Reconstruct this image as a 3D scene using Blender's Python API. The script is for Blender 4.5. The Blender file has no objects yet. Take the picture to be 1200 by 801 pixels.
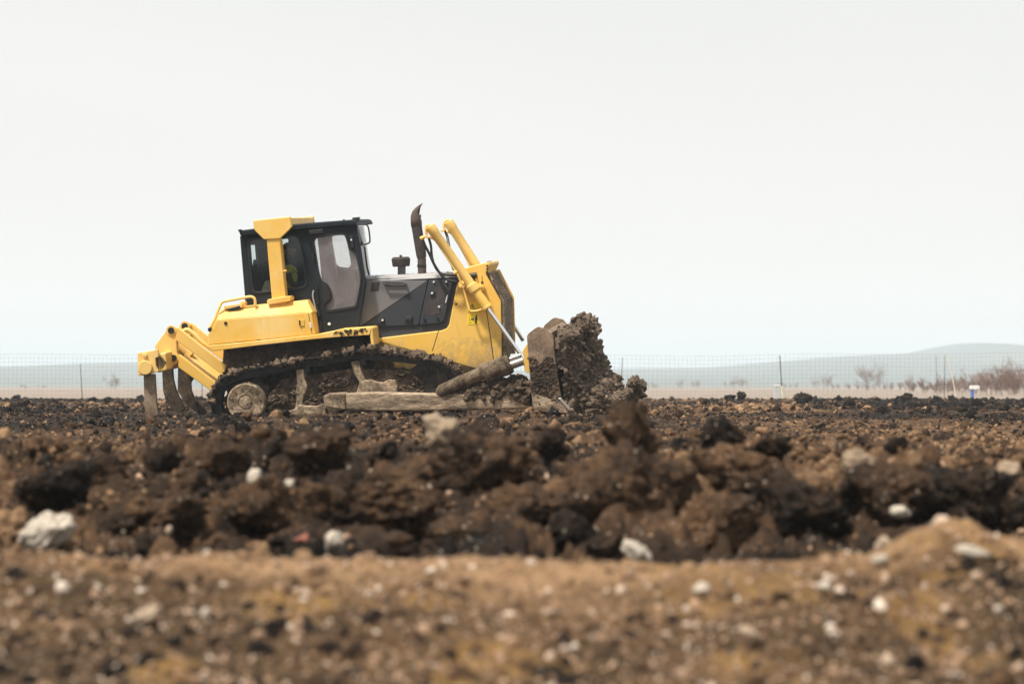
import bpy, bmesh, math, random
import numpy as np
from mathutils import Matrix, Vector

rng = np.random.default_rng(7)
random.seed(7)
C = bpy.context.scene.collection
scene = bpy.context.scene

# ------------------------------------------------------------------ survey constants
F = 3500.0            # focal length in photo pixels (105 mm on 36 mm, 1200 px)
EYE = 0.47            # eye height over the field
HY = 452.0            # horizon row


def spot(px, py, d):
    """world point seen at a photo position when it is d metres away"""
    return Vector(((px - 600) / F * d, d, EYE - d * (py - HY) / F))


# ------------------------------------------------------------------ numpy noise
def hsh(ix, iy, iz, seed):
    n = (ix.astype(np.int64) * 374761393 + iy.astype(np.int64) * 668265263 + iz.astype(np.int64) * 2147483647 + seed * 974634847)
    n = (n ^ (n >> 13)) * 1274126177
    n = n & 0x7FFFFFFFFFFF
    n = (n ^ (n >> 16)) * 2246822519
    return ((n >> 8) & 0xFFFFFF).astype(np.float64) / 16777215.0


def vnoise2(x, y, seed=0):
    ix, iy = np.floor(x), np.floor(y)
    fx, fy = x - ix, y - iy
    fx, fy = fx * fx * (3 - 2 * fx), fy * fy * (3 - 2 * fy)
    z = np.zeros_like(ix)
    a, b = hsh(ix, iy, z, seed), hsh(ix + 1, iy, z, seed)
    c, d = hsh(ix, iy + 1, z, seed), hsh(ix + 1, iy + 1, z, seed)
    return (a + (b - a) * fx) * (1 - fy) + (c + (d - c) * fx) * fy


def fbm2(x, y, seed=0, octv=4):
    s, a, t = 0, 0.5, 0
    for k in range(octv):
        s = s + a * vnoise2(x * 2 ** k + 17.3 * k, y * 2 ** k - 9.1 * k, seed + k)
        t += a
        a *= 0.5
    return s / t


def cell2(x, y, seed=0):
    """broken-earth relief, about 0..1: every cell a tilted facet of its own height, with cracks between"""
    wx, wy = fbm2(x * 1.7, y * 1.7, seed + 50, 3) - 0.5, fbm2(x * 1.7 + 31, y * 1.7, seed + 51, 3) - 0.5
    x, y = x + 0.9 * wx, y + 0.9 * wy
    ix, iy = np.floor(x), np.floor(y)
    best = np.full(x.shape, 9.0)
    second = np.full(x.shape, 9.0)
    val = np.zeros(x.shape)
    z = np.zeros_like(ix)
    for dx in (-1, 0, 1):
        for dy in (-1, 0, 1):
            cx, cy = ix + dx, iy + dy
            ox = x - cx - hsh(cx, cy, z, seed)
            oy = y - cy - hsh(cx, cy, z + 1, seed)
            d = ox * ox + oy * oy
            m = d < best
            second = np.where(m, best, np.minimum(second, d))
            best = np.where(m, d, best)
            h = hsh(cx, cy, z + 2, seed) + 1.1 * (hsh(cx, cy, z + 3, seed) - 0.5) * ox + 1.1 * (hsh(cx, cy, z + 4, seed) - 0.5) * oy
            val = np.where(m, h, val)
    edge = np.clip((np.sqrt(second) - np.sqrt(best)) / 0.30, 0, 1)
    return np.clip(val, -0.2, 1.2) * edge ** 0.6


def vnoise3(p, seed=0):
    i = np.floor(p)
    f = p - i
    f = f * f * (3 - 2 * f)
    x, y, z = i[:, 0], i[:, 1], i[:, 2]
    out = 0
    for dx in (0, 1):
        for dy in (0, 1):
            for dz in (0, 1):
                w = (f[:, 0] if dx else 1 - f[:, 0]) * (f[:, 1] if dy else 1 - f[:, 1]) * (f[:, 2] if dz else 1 - f[:, 2])
                out = out + w * hsh(x + dx, y + dy, z + dz, seed)
    return out


def fbm3(p, seed=0, octv=4):
    s, a, t = 0, 0.5, 0
    for k in range(octv):
        s = s + a * vnoise3(p * 2 ** k + 5.7 * k, seed + k)
        t += a
        a *= 0.5
    return s / t


def cell3(p, seed=0):
    p = p + 0.9 * (np.stack([fbm3(p * 1.7 + 13 * k, seed + 60 + k, 3) for k in range(3)], 1) - 0.5)
    i = np.floor(p)
    best = np.full(len(p), 9.0)
    second = np.full(len(p), 9.0)
    val = np.zeros(len(p))
    for dx in (-1, 0, 1):
        for dy in (-1, 0, 1):
            for dz in (-1, 0, 1):
                c = i + np.array((dx, dy, dz))
                h = [hsh(c[:, 0], c[:, 1], c[:, 2], seed + 31 * k) for k in range(7)]
                o = p - c - np.stack(h[:3], 1)
                d = (o ** 2).sum(1)
                m = d < best
                second = np.where(m, best, np.minimum(second, d))
                best = np.where(m, d, best)
                g = h[3] + (o * (np.stack(h[4:7], 1) - 0.5)).sum(1) * 1.1
                val = np.where(m, g, val)
    edge = np.clip((np.sqrt(second) - np.sqrt(best)) / 0.28, 0, 1)
    return np.clip(val, -0.2, 1.2) * edge ** 0.6


# ------------------------------------------------------------------ materials
def new_mat(name):
    m = bpy.data.materials.new(name)
    m.use_nodes = True
    nt = m.node_tree
    b = nt.nodes['Principled BSDF']
    return m, nt, b


def nd(nt, typ, **kw):
    n = nt.nodes.new(typ)
    for k, v in kw.items():
        if k in n.inputs:
            n.inputs[k].default_value = v
        else:
            setattr(n, k, v)
    return n


def ln(nt, a, b):
    nt.links.new(a, b)


def rgb(c):
    return (c[0], c[1], c[2], 1)


def ramp(nt, stops):
    r = nt.nodes.new('ShaderNodeValToRGB')
    el = r.color_ramp.elements
    while len(el) < len(stops):
        el.new(0.5)
    for e, (p, c) in zip(el, stops):
        e.position = p
        e.color = rgb(c)
    return r


def math_n(nt, op, a, b=None, clamp=False):
    n = nt.nodes.new('ShaderNodeMath')
    n.operation = op
    n.use_clamp = clamp
    for i, v in enumerate((a, b)):
        if v is None:
            continue
        if isinstance(v, (int, float)):
            n.inputs[i].default_value = v
        else:
            nt.links.new(v, n.inputs[i])
    return n.outputs[0]


def mixc(nt, fac, a, b, mode='MIX'):
    n = nt.nodes.new('ShaderNodeMix')
    n.data_type = 'RGBA'
    n.blend_type = mode
    for sock, v in ((n.inputs[0], fac), (n.inputs[6], a), (n.inputs[7], b)):
        if isinstance(v, (int, float)):
            sock.default_value = v
        elif isinstance(v, tuple):
            sock.default_value = rgb(v)
        else:
            nt.links.new(v, sock)
    return n.outputs[2]


def noise(nt, vec, scale, detail=6, rough=0.6, dist=0.0):
    n = nt.nodes.new('ShaderNodeTexNoise')
    n.inputs['Scale'].default_value = scale
    n.inputs['Detail'].default_value = detail
    n.inputs['Roughness'].default_value = rough
    n.inputs['Distortion'].default_value = dist
    if vec is not None:
        nt.links.new(vec, n.inputs['Vector'])
    return n.outputs['Fac']


def bump(nt, b, height, strength, dist):
    n = nt.nodes.new('ShaderNodeBump')
    n.inputs['Strength'].default_value = strength
    n.inputs['Distance'].default_value = dist
    nt.links.new(height, n.inputs['Height'])
    nt.links.new(n.outputs[0], b.inputs['Normal'])


def attr(nt, name):
    n = nt.nodes.new('ShaderNodeAttribute')
    n.attribute_name = name
    return n.outputs['Fac']


SOIL = ((0.006, 0.0038, 0.0026), (0.028, 0.0155, 0.0080), (0.098, 0.053, 0.0255), (0.30, 0.182, 0.096))


def soil_material(name, big=1.3, fine=55.0, use_attr=True, colours=SOIL, grit=True, bstr=0.9, bdist=0.012):
    m, nt, b = new_mat(name)
    geo = nt.nodes.new('ShaderNodeNewGeometry')
    pos = geo.outputs['Position']
    n1 = noise(nt, pos, big, 5, 0.62, 0.4)
    n2 = noise(nt, pos, big * 9, 6, 0.7, 0.3)
    n3 = noise(nt, pos, fine, 6, 0.75)
    s = math_n(nt, 'ADD', math_n(nt, 'MULTIPLY', n1, 0.55), math_n(nt, 'MULTIPLY', n2, 0.5))
    s = math_n(nt, 'ADD', s, math_n(nt, 'MULTIPLY', n3, 0.45))
    s = math_n(nt, 'SUBTRACT', s, 0.25)
    if use_attr:
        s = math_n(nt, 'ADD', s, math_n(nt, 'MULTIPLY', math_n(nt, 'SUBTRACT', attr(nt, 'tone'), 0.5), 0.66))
    cr = ramp(nt, [(0.33, colours[0]), (0.48, colours[1]), (0.63, colours[2]), (0.84, colours[3])])
    ln(nt, s, cr.inputs[0])
    col = cr.outputs[0]
    if use_attr:
        oc = ramp(nt, [(0.3, (0.10, 0.052, 0.018)), (0.7, (0.34, 0.19, 0.06))])
        ln(nt, n2, oc.inputs[0])
        col = mixc(nt, attr(nt, 'ochre'), col, oc.outputs[0])
        gr = ramp(nt, [(0.3, (0.20, 0.155, 0.122)), (0.7, (0.31, 0.255, 0.205))])
        ln(nt, n1, gr.inputs[0])
        col = mixc(nt, attr(nt, 'grassy'), col, gr.outputs[0])
    if grit:
        v = nt.nodes.new('ShaderNodeTexVoronoi')
        v.inputs['Scale'].default_value = fine * 1.1
        ln(nt, pos, v.inputs['Vector'])
        sep = nt.nodes.new('ShaderNodeSeparateColor')
        ln(nt, v.outputs['Color'], sep.inputs[0])
        pick = math_n(nt, 'GREATER_THAN', sep.outputs[0], 0.95)
        near = math_n(nt, 'LESS_THAN', v.outputs['Distance'], 0.38)
        k = math_n(nt, 'MULTIPLY', math_n(nt, 'MULTIPLY', pick, near), 0.75)
        gc = ramp(nt, [(0.0, (0.16, 0.12, 0.085)), (1.0, (0.46, 0.38, 0.29))])
        ln(nt, sep.outputs[1], gc.inputs[0])
        col = mixc(nt, k, col, gc.outputs[0])
    ln(nt, col, b.inputs['Base Color'])
    b.inputs['Roughness'].default_value = 0.92
    b.inputs['Specular IOR Level'].default_value = 0.25
    h = math_n(nt, 'ADD', math_n(nt, 'MULTIPLY', n2, 1.5), n3)
    bump(nt, b, h, bstr, bdist)
    return m


def stone_material(name, a, bcol, dirt=(0.13, 0.09, 0.06), scale=14, amount=0.5):
    m, nt, b = new_mat(name)
    tc = nt.nodes.new('ShaderNodeTexCoord')
    pos = tc.outputs['Object']
    n1 = noise(nt, pos, scale, 6, 0.65, 0.3)
    n2 = noise(nt, pos, scale * 0.45, 5, 0.6, 0.5)
    cr = ramp(nt, [(0.3, a), (0.7, bcol)])
    ln(nt, n1, cr.inputs[0])
    d = ramp(nt, [(0.62 - 0.2 * amount, (0, 0, 0)), (0.78 - 0.2 * amount, (1, 1, 1))])
    ln(nt, n2, d.inputs[0])
    col = mixc(nt, d.outputs[0], cr.outputs[0], dirt)
    ln(nt, col, b.inputs['Base Color'])
    b.inputs['Roughness'].default_value = 0.85
    bump(nt, b, n1, 0.6, 0.01)
    return m


MUD_D, MUD_L = (0.055, 0.036, 0.023), (0.33, 0.245, 0.165)


def paint_material(name, base, faded, rough=0.42, mud_z=None, mud_soft=0.6, mud_amt=0.25, scratches=0.12, mudc=(0.27, 0.19, 0.115), spec=0.4):
    """machine paint in the dozer's own coordinates: faded patches, chips, rust, splashed dry mud below mud_z"""
    m, nt, b = new_mat(name)
    tc = nt.nodes.new('ShaderNodeTexCoord')
    pos = tc.outputs['Object']
    n1 = noise(nt, pos, 1.7, 5, 0.6, 0.2)
    n2 = noise(nt, pos, 11, 8, 0.72, 0.4)
    n3 = noise(nt, pos, 46, 6, 0.7)
    fr = ramp(nt, [(0.35, base), (0.7, faded)])
    ln(nt, n1, fr.inputs[0])
    col = fr.outputs[0]
    # thin film of dust with drips
    mp = nt.nodes.new('ShaderNodeMapping')
    mp.inputs['Scale'].default_value = (5, 5, 0.7)
    ln(nt, pos, mp.inputs['Vector'])
    st = noise(nt, mp.outputs[0], 3.0, 6, 0.7, 0.3)
    dr = ramp(nt, [(0.55, (0, 0, 0)), (0.85, (1, 1, 1))])
    ln(nt, st, dr.inputs[0])
    col = mixc(nt, math_n(nt, 'MULTIPLY', dr.outputs[0], mud_amt), col, mudc)
    # chips
    ch = ramp(nt, [(0.69, (0, 0, 0)), (0.73, (1, 1, 1))])
    ln(nt, math_n(nt, 'ADD', math_n(nt, 'MULTIPLY', n2, 0.55), math_n(nt, 'MULTIPLY', n3, 0.5)), ch.inputs[0])
    col = mixc(nt, math_n(nt, 'MULTIPLY', ch.outputs[0], min(1, scratches * 6)), col, (0.07, 0.04, 0.025))
    if mud_z is not None:
        sep = nt.nodes.new('ShaderNodeSeparateXYZ')
        ln(nt, pos, sep.inputs[0])
        k = math_n(nt, 'DIVIDE', math_n(nt, 'SUBTRACT', mud_z, sep.outputs[2]), mud_soft)
        k = math_n(nt, 'ADD', k, math_n(nt, 'MULTIPLY', math_n(nt, 'SUBTRACT', n2, 0.5), 1.6))
        k = math_n(nt, 'ADD', k, math_n(nt, 'MULTIPLY', math_n(nt, 'SUBTRACT', n1, 0.5), 1.2), clamp=False)
        kr = ramp(nt, [(0.15, (0, 0, 0)), (0.75, (1, 1, 1))])
        ln(nt, k, kr.inputs[0])
        mc = ramp(nt, [(0.35, (0.15, 0.10, 0.06)), (0.65, (0.36, 0.26, 0.16))])
        ln(nt, n2, mc.inputs[0])
        col = mixc(nt, math_n(nt, 'MULTIPLY', kr.outputs[0], 0.8), col, mc.outputs[0])
    ln(nt, col, b.inputs['Base Color'])
    b.inputs['Specular IOR Level'].default_value = spec
    rr = nt.nodes.new('ShaderNodeMapRange')
    rr.inputs['To Min'].default_value = rough - 0.1
    rr.inputs['To Max'].default_value = rough + 0.25
    ln(nt, n2, rr.inputs['Value'])
    ln(nt, rr.outputs[0], b.inputs['Roughness'])
    bump(nt, b, math_n(nt, 'ADD', n1, math_n(nt, 'MULTIPLY', n3, 0.15)), 0.12, 0.02)
    return m


def mud_material(name, lo=MUD_D, hi=MUD_L, pos_lo=0.36, pos_hi=0.62, bs=0.8, stretch=None):
    m, nt, b = new_mat(name)
    tc = nt.nodes.new('ShaderNodeTexCoord')
    pos = tc.outputs['Object']
    if stretch:
        mp_ = nt.nodes.new('ShaderNodeMapping')
        mp_.inputs['Scale'].default_value = stretch
        ln(nt, pos, mp_.inputs['Vector'])
        pos = mp_.outputs[0]
    n1 = noise(nt, pos, 4.5, 6, 0.65, 0.3)
    n2 = noise(nt, pos, 26, 7, 0.72)
    s = math_n(nt, 'ADD', math_n(nt, 'MULTIPLY', n1, 0.6), math_n(nt, 'MULTIPLY', n2, 0.42))
    mid = tuple(0.45 * x + 0.4 * y for x, y in zip(lo, hi))
    cr = ramp(nt, [(pos_lo, lo), ((pos_lo + pos_hi) / 2, mid), (pos_hi, hi)])
    ln(nt, s, cr.inputs[0])
    ln(nt, cr.outputs[0], b.inputs['Base Color'])
    b.inputs['Roughness'].default_value = 0.9
    b.inputs['Specular IOR Level'].default_value = 0.25
    bump(nt, b, math_n(nt, 'ADD', n1, n2), bs, 0.03)
    return m


def plain(name, c, rough=0.6, metal=0.0, var=0.25, spec=0.5):
    m, nt, b = new_mat(name)
    tc = nt.nodes.new('ShaderNodeTexCoord')
    n = noise(nt, tc.outputs['Object'], 18, 5, 0.65)
    cr = ramp(nt, [(0.3, tuple(x * (1 - var) for x in c)), (0.7, tuple(min(1, x * (1 + var)) for x in c))])
    ln(nt, n, cr.inputs[0])
    ln(nt, cr.outputs[0], b.inputs['Base Color'])
    b.inputs['Roughness'].default_value = rough
    b.inputs['Metallic'].default_value = metal
    b.inputs['Specular IOR Level'].default_value = spec
    return m


def glass_material(name, dirt=0.12, dirtc=(0.33, 0.29, 0.28), tint=(0.93, 0.95, 0.95)):
    m, nt, b = new_mat(name)
    out = nt.nodes['Material Output']
    nt.nodes.remove(b)
    tr = nt.nodes.new('ShaderNodeBsdfTransparent')
    tr.inputs[0].default_value = rgb(tint)
    gl = nt.nodes.new('ShaderNodeBsdfGlossy')
    gl.inputs['Roughness'].default_value = 0.05
    fr = nt.nodes.new('ShaderNodeFresnel')
    fr.inputs['IOR'].default_value = 1.45
    mx = nt.nodes.new('ShaderNodeMixShader')
    ln(nt, fr.outputs[0], mx.inputs[0])
    ln(nt, tr.outputs[0], mx.inputs[1])
    ln(nt, gl.outputs[0], mx.inputs[2])
    df = nt.nodes.new('ShaderNodeBsdfDiffuse')
    df.inputs[0].default_value = rgb(dirtc)
    tc = nt.nodes.new('ShaderNodeTexCoord')
    n = noise(nt, tc.outputs['Object'], 3.5, 6, 0.65, 0.6)
    k = math_n(nt, 'MULTIPLY', n, dirt * 2)
    m2 = nt.nodes.new('ShaderNodeMixShader')
    ln(nt, k, m2.inputs[0])
    ln(nt, mx.outputs[0], m2.inputs[1])
    ln(nt, df.outputs[0], m2.inputs[2])
    ln(nt, m2.outputs[0], out.inputs[0])
    return m


YEL, YELF = (0.83, 0.475, 0.075), (0.88, 0.615, 0.225)
M = {
    'soil': soil_material('bare_soil'),
    'clod': soil_material('clod_soil', big=2.5, fine=40.0),
    'pile': soil_material('heaped_soil', big=1.6, fine=30.0, use_attr=False, grit=False, bstr=0.9, bdist=0.03,
                          colours=((0.030, 0.021, 0.014), (0.135, 0.096, 0.066), (0.30, 0.222, 0.158), (0.50, 0.39, 0.285))),
    'yellow': paint_material('yellow_paint', YEL, YELF, mud_amt=0.42, scratches=0.22),
    'yellow_dirty': paint_material('dirty_yellow_paint', YEL, (0.82, 0.53, 0.13), mud_z=1.12, mud_soft=0.75, mud_amt=0.35, scratches=0.2),
    'yellow_worn': paint_material('worn_yellow_paint', (0.78, 0.46, 0.075), (0.82, 0.56, 0.2), mud_amt=0.45, scratches=0.2),
    'dark': paint_material('charcoal_paint', (0.010, 0.014, 0.018), (0.020, 0.025, 0.031), rough=0.5, mud_amt=0.10, scratches=0.02, mudc=(0.07, 0.06, 0.05), spec=0.18),
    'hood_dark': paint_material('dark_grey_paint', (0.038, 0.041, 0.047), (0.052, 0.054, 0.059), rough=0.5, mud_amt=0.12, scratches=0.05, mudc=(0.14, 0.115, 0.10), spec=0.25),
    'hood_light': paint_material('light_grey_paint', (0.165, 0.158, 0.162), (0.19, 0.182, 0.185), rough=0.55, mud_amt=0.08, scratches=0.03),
    'hood_top': paint_material('dusty_skylit_grey_paint', (0.29, 0.28, 0.27), (0.37, 0.355, 0.34), rough=0.6, mud_amt=0.2, scratches=0.04),  # dusty grey, lightened in the paint for skylight on the top
    'mud': mud_material('dried_mud', (0.03, 0.02, 0.012), (0.27, 0.19, 0.125), 0.38, 0.64),
    'mud_pale': mud_material('pale_dried_mud', (0.065, 0.043, 0.026), (0.46, 0.345, 0.225), 0.38, 0.60, 0.6),
    'mud_beam': mud_material('scraped_pale_mud', (0.055, 0.036, 0.022), (0.49, 0.37, 0.25), 0.39, 0.60, 0.6, stretch=(0.5, 1, 2.2)),
    'mud_dark': mud_material('dark_wet_mud', (0.018, 0.012, 0.008), (0.19, 0.13, 0.083), 0.38, 0.66),
    'blade': mud_material('muddy_blade_steel', (0.085, 0.056, 0.036), (0.30, 0.215, 0.145), 0.30, 0.60, 0.4),
    'track': mud_material('muddy_track_steel', (0.012, 0.010, 0.009), (0.11, 0.078, 0.052), 0.42, 0.72, 0.5),
    'iron': plain('dark_iron', (0.022, 0.02, 0.018), 0.5, 0.3),
    'black': plain('black_rubber', (0.012, 0.012, 0.013), 0.5),
    'chrome': plain('bright_chrome', (0.82, 0.82, 0.83), 0.18, 1.0, 0.04),
    'steel': plain('worn_bright_steel', (0.62, 0.6, 0.57), 0.35, 0.9, 0.1),
    'rust': mud_material('rusty_exhaust_steel', (0.05, 0.040, 0.037), (0.165, 0.122, 0.102), 0.30, 0.7, 0.2),
    'muffler': mud_material('sooty_muffler_steel', (0.035, 0.03, 0.031), (0.105, 0.085, 0.08), 0.30, 0.7, 0.15),
    'grey_plastic': plain('grey_plastic', (0.10, 0.10, 0.115), 0.55),
    'mauve': plain('grey_mauve_trim', (0.55, 0.48, 0.47), 0.8, 0, 0.1),
    'white': plain('white_paint', (0.75, 0.74, 0.72), 0.5, 0, 0.08),
    'box_white': plain('weathered_white_plastic', (0.5, 0.5, 0.49), 0.6, 0, 0.08),
    'sticker': plain('bright_yellow_sticker', (0.88, 0.62, 0.03), 0.5, 0, 0.03),
    'ink': plain('black_ink', (0.01, 0.01, 0.01), 0.6),
    'glass': glass_material('dusty_glass', 0.10),
    'glass_door': glass_material('dusty_sheen_door_glass', 0.20, (0.60, 0.53, 0.52)),  # pale film paints both dust and sky reflection onto the pane
    'glass_dark': glass_material('tinted_glass', 0.04, (0.1, 0.11, 0.11), (0.82, 0.87, 0.86)),
    'seat': plain('black_seat_cloth', (0.013, 0.014, 0.015), 0.9),
    'skin': plain('weathered_skin', (0.33, 0.19, 0.13), 0.6, 0, 0.1),
    'cloth': plain('dark_blue_cloth', (0.035, 0.05, 0.065), 0.9, 0, 0.3),
    'vest': plain('hi_vis_cloth', (0.62, 0.62, 0.05), 0.8, 0, 0.15),
    'capc': plain('black_cap_cloth', (0.012, 0.012, 0.012), 0.9),
    'wire': plain('grey_fence_wire', (0.26, 0.25, 0.235), 0.6, 0.3),
    'stake': plain('dark_fence_stake', (0.05, 0.045, 0.04), 0.8),
    'cane': plain('pale_cane', (0.66, 0.6, 0.47), 0.8),
    'bark': plain('bare_twig_bark', (0.20, 0.115, 0.085), 0.9, 0, 0.3),
    'blue': plain('blue_plastic', (0.05, 0.14, 0.5), 0.5),
    'hill': None,
    'stone_white': stone_material('white_limestone', (0.28, 0.235, 0.18), (0.53, 0.46, 0.375), amount=0.5),
    'stone_pale': stone_material('pale_sandstone', (0.26, 0.185, 0.12), (0.42, 0.32, 0.225), amount=0.5),
    'stone_tan': stone_material('tan_earthy_stone', (0.16, 0.11, 0.07), (0.34, 0.25, 0.165), amount=0.5, scale=9),
    'stone_red': stone_material('broken_brick', (0.16, 0.045, 0.025), (0.26, 0.09, 0.05), amount=0.3),
}


# ------------------------------------------------------------------ mesh building
class MB:
    def __init__(self):
        self.v, self.f = [], []

    def add(self, verts, faces):
        o = len(self.v)
        self.v += [tuple(v) for v in verts]
        self.f += [tuple(i + o for i in f) for f in faces]

    def prism(self, pts, y0, y1):
        """pts: (x, z) outline, extruded along y"""
        n = len(pts)
        vs = [(x, y0, z) for x, z in pts] + [(x, y1, z) for x, z in pts]
        fs = [tuple(range(n)), tuple(range(2 * n - 1, n - 1, -1))]
        fs += [(i, i + n, (i + 1) % n + n, (i + 1) % n) for i in range(n)]
        self.add(vs, fs)

    def loft(self, a, b):
        """two 3-D outlines of equal length, with caps"""
        n = len(a)
        vs = list(a) + list(b)
        fs = [tuple(range(n)), tuple(range(2 * n - 1, n - 1, -1))]
        fs += [(i, i + n, (i + 1) % n + n, (i + 1) % n) for i in range(n)]
        self.add(vs, fs)

    def box(self, lo, hi):
        self.prism([(lo[0], lo[2]), (hi[0], lo[2]), (hi[0], hi[2]), (lo[0], hi[2])], lo[1], hi[1])

    def plate(self, outer, holes, y0, y1):
        bm = bmesh.new()
        for loop in [outer] + holes:
            vs = [bm.verts.new((x, y0, z)) for x, z in loop]
            for i in range(len(vs)):
                bm.edges.new((vs[i], vs[(i + 1) % len(vs)]))
        bmesh.ops.triangle_fill(bm, edges=bm.edges[:], use_beauty=True, use_dissolve=False, normal=(0, -1, 0))
        r = bmesh.ops.extrude_face_region(bm, geom=bm.faces[:])
        for e in r['geom']:
            if isinstance(e, bmesh.types.BMVert):
                e.co.y = y1
        bmesh.ops.recalc_face_normals(bm, faces=bm.faces[:])
        bm.verts.index_update()
        self.add([v.co[:] for v in bm.verts], [[v.index for v in f.verts] for f in bm.faces])
        bm.free()

    def tube(self, pts, r, seg=10, caps=True, r_end=None):
        pts = [Vector(p) for p in pts]
        n = len(pts)
        rings = []
        up = None
        for i, p in enumerate(pts):
            t = (pts[min(i + 1, n - 1)] - pts[max(i - 1, 0)]).normalized()
            if up is None:
                up = t.orthogonal().normalized()
            up = (up - t * up.dot(t)).normalized()
            s = t.cross(up)
            rr = r[i] if isinstance(r, (list, tuple)) else (r if r_end is None else r + (r_end - r) * i / (n - 1))
            rings.append([p + (up * math.cos(a) + s * math.sin(a)) * rr for a in (2 * math.pi * k / seg for k in range(seg))])
        vs = [v for ring in rings for v in ring]
        fs = []
        for i in range(n - 1):
            for k in range(seg):
                k2 = (k + 1) % seg
                fs.append((i * seg + k, i * seg + k2, (i + 1) * seg + k2, (i + 1) * seg + k))
        if caps:
            fs.append(tuple(range(seg - 1, -1, -1)))
            fs.append(tuple((n - 1) * seg + k for k in range(seg)))
        self.add(vs, fs)

    def build(self, name, mat, parent=None, bevel=0.0, smooth=True, seg=2, angle=35, props=None, recalc=True):
        me = bpy.data.meshes.new(name)
        me.from_pydata(self.v, [], self.f)
        if recalc:
            bm = bmesh.new()
            bm.from_mesh(me)
            bmesh.ops.recalc_face_normals(bm, faces=bm.faces[:])
            bm.to_mesh(me)
            bm.free()
        me.materials.append(mat)
        if smooth:
            me.polygons.foreach_set('use_smooth', [True] * len(me.polygons))
            me.set_sharp_from_angle(angle=math.radians(angle))
        o = bpy.data.objects.new(name, me)
        C.objects.link(o)
        if parent is not None:
            o.parent = parent
        if bevel:
            b = o.modifiers.new('bevel', 'BEVEL')
            b.width = bevel
            b.segments = seg
            b.limit_method = 'ANGLE'
            b.angle_limit = math.radians(38)
            b.harden_normals = True
        for k, v in (props or {}).items():
            o[k] = v
        return o


def smooth_path(pts, n=8, closed=False):
    pts = [Vector(p) for p in pts]
    out = []
    m = len(pts)
    for i in range(m if closed else m - 1):
        g = (lambda k: pts[k % m]) if closed else (lambda k: pts[max(0, min(m - 1, k))])
        p0, p1, p2, p3 = g(i - 1), g(i), g(i + 1), g(i + 2)
        for k in range(n):
            t = k / n
            out.append(0.5 * ((2 * p1) + (p2 - p0) * t + (2 * p0 - 5 * p1 + 4 * p2 - p3) * t * t + (3 * p1 - p0 - 3 * p2 + p3) * t ** 3))
    if not closed:
        out.append(pts[-1])
    return out


def tag(o, label=None, cat=None, group=None, kind=None):
    if label:
        o['label'] = label
    if cat:
        o['category'] = cat
    if group:
        o['group'] = group
    if kind:
        o['kind'] = kind
    return o


def np_mesh(name, verts, faces, mat, attrs=None, smooth=True, parent=None):
    """big meshes straight from numpy: faces is an (n, k) array"""
    me = bpy.data.meshes.new(name)
    nv, (nf, k) = len(verts), faces.shape
    me.vertices.add(nv)
    me.vertices.foreach_set('co', np.ascontiguousarray(verts, dtype=np.float32).ravel())
    me.loops.add(nf * k)
    me.loops.foreach_set('vertex_index', np.ascontiguousarray(faces, dtype=np.int32).ravel())
    me.polygons.add(nf)
    me.polygons.foreach_set('loop_start', np.arange(0, nf * k, k, dtype=np.int32))
    me.polygons.foreach_set('use_smooth', np.full(nf, smooth, dtype=bool))
    me.update(calc_edges=True)
    for an, av in (attrs or {}).items():
        a = me.attributes.new(an, 'FLOAT', 'POINT')
        a.data.foreach_set('value', np.ascontiguousarray(av, dtype=np.float32))
    me.materials.append(mat)
    o = bpy.data.objects.new(name, me)
    C.objects.link(o)
    if parent is not None:
        o.parent = parent
    return o


_ico = {}


def ico(sub):
    if sub not in _ico:
        bm = bmesh.new()
        bmesh.ops.create_icosphere(bm, subdivisions=sub, radius=1)
        bm.verts.index_update()
        _ico[sub] = (np.array([v.co[:] for v in bm.verts]), np.array([[v.index for v in f.verts] for f in bm.faces]))
        bm.free()
    return _ico[sub]


def clod_shape(seed, sub, rough=1.0, cut=0.0):
    """a lump of earth: faceted by a few break planes, then knobbly"""
    v, f = ico(sub)
    r = np.random.default_rng(seed)
    n = r.normal(size=(9, 3))
    n /= np.linalg.norm(n, axis=1)[:, None]
    h = r.uniform(0.62, 1.02, 9)
    dots = np.clip(v @ n.T, 1e-3, None)
    fac = np.minimum((h / dots).min(1), 1.15)
    p = v * fac[:, None]
    off = r.uniform(0, 50, 3)
    k = 1 + rough * (0.60 * (fbm3(v * 1.5 + off, seed, 4) - 0.5) + 0.22 * (cell3(v * 1.6 + off, seed) - 0.4))
    if sub >= 3:
        k += rough * 0.19 * (cell3(v * 4.2 + off, seed + 3) - 0.4)
    if sub >= 4:
        k += rough * (0.11 * (cell3(v * 10 + off, seed + 5) - 0.4) + 0.07 * (fbm3(v * 17 + off, seed, 4) - 0.5))
    p = p * k[:, None]
    return p, f


def rot_mats(n, r):
    q = r.normal(size=(n, 4))
    q /= np.linalg.norm(q, axis=1)[:, None]
    w, x, y, z = q.T
    return np.stack([1 - 2 * (y * y + z * z), 2 * (x * y - z * w), 2 * (x * z + y * w),
                     2 * (x * y + z * w), 1 - 2 * (x * x + z * z), 2 * (y * z - x * w),
                     2 * (x * z - y * w), 2 * (y * z + x * w), 1 - 2 * (x * x + y * y)], 1).reshape(n, 3, 3)


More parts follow.
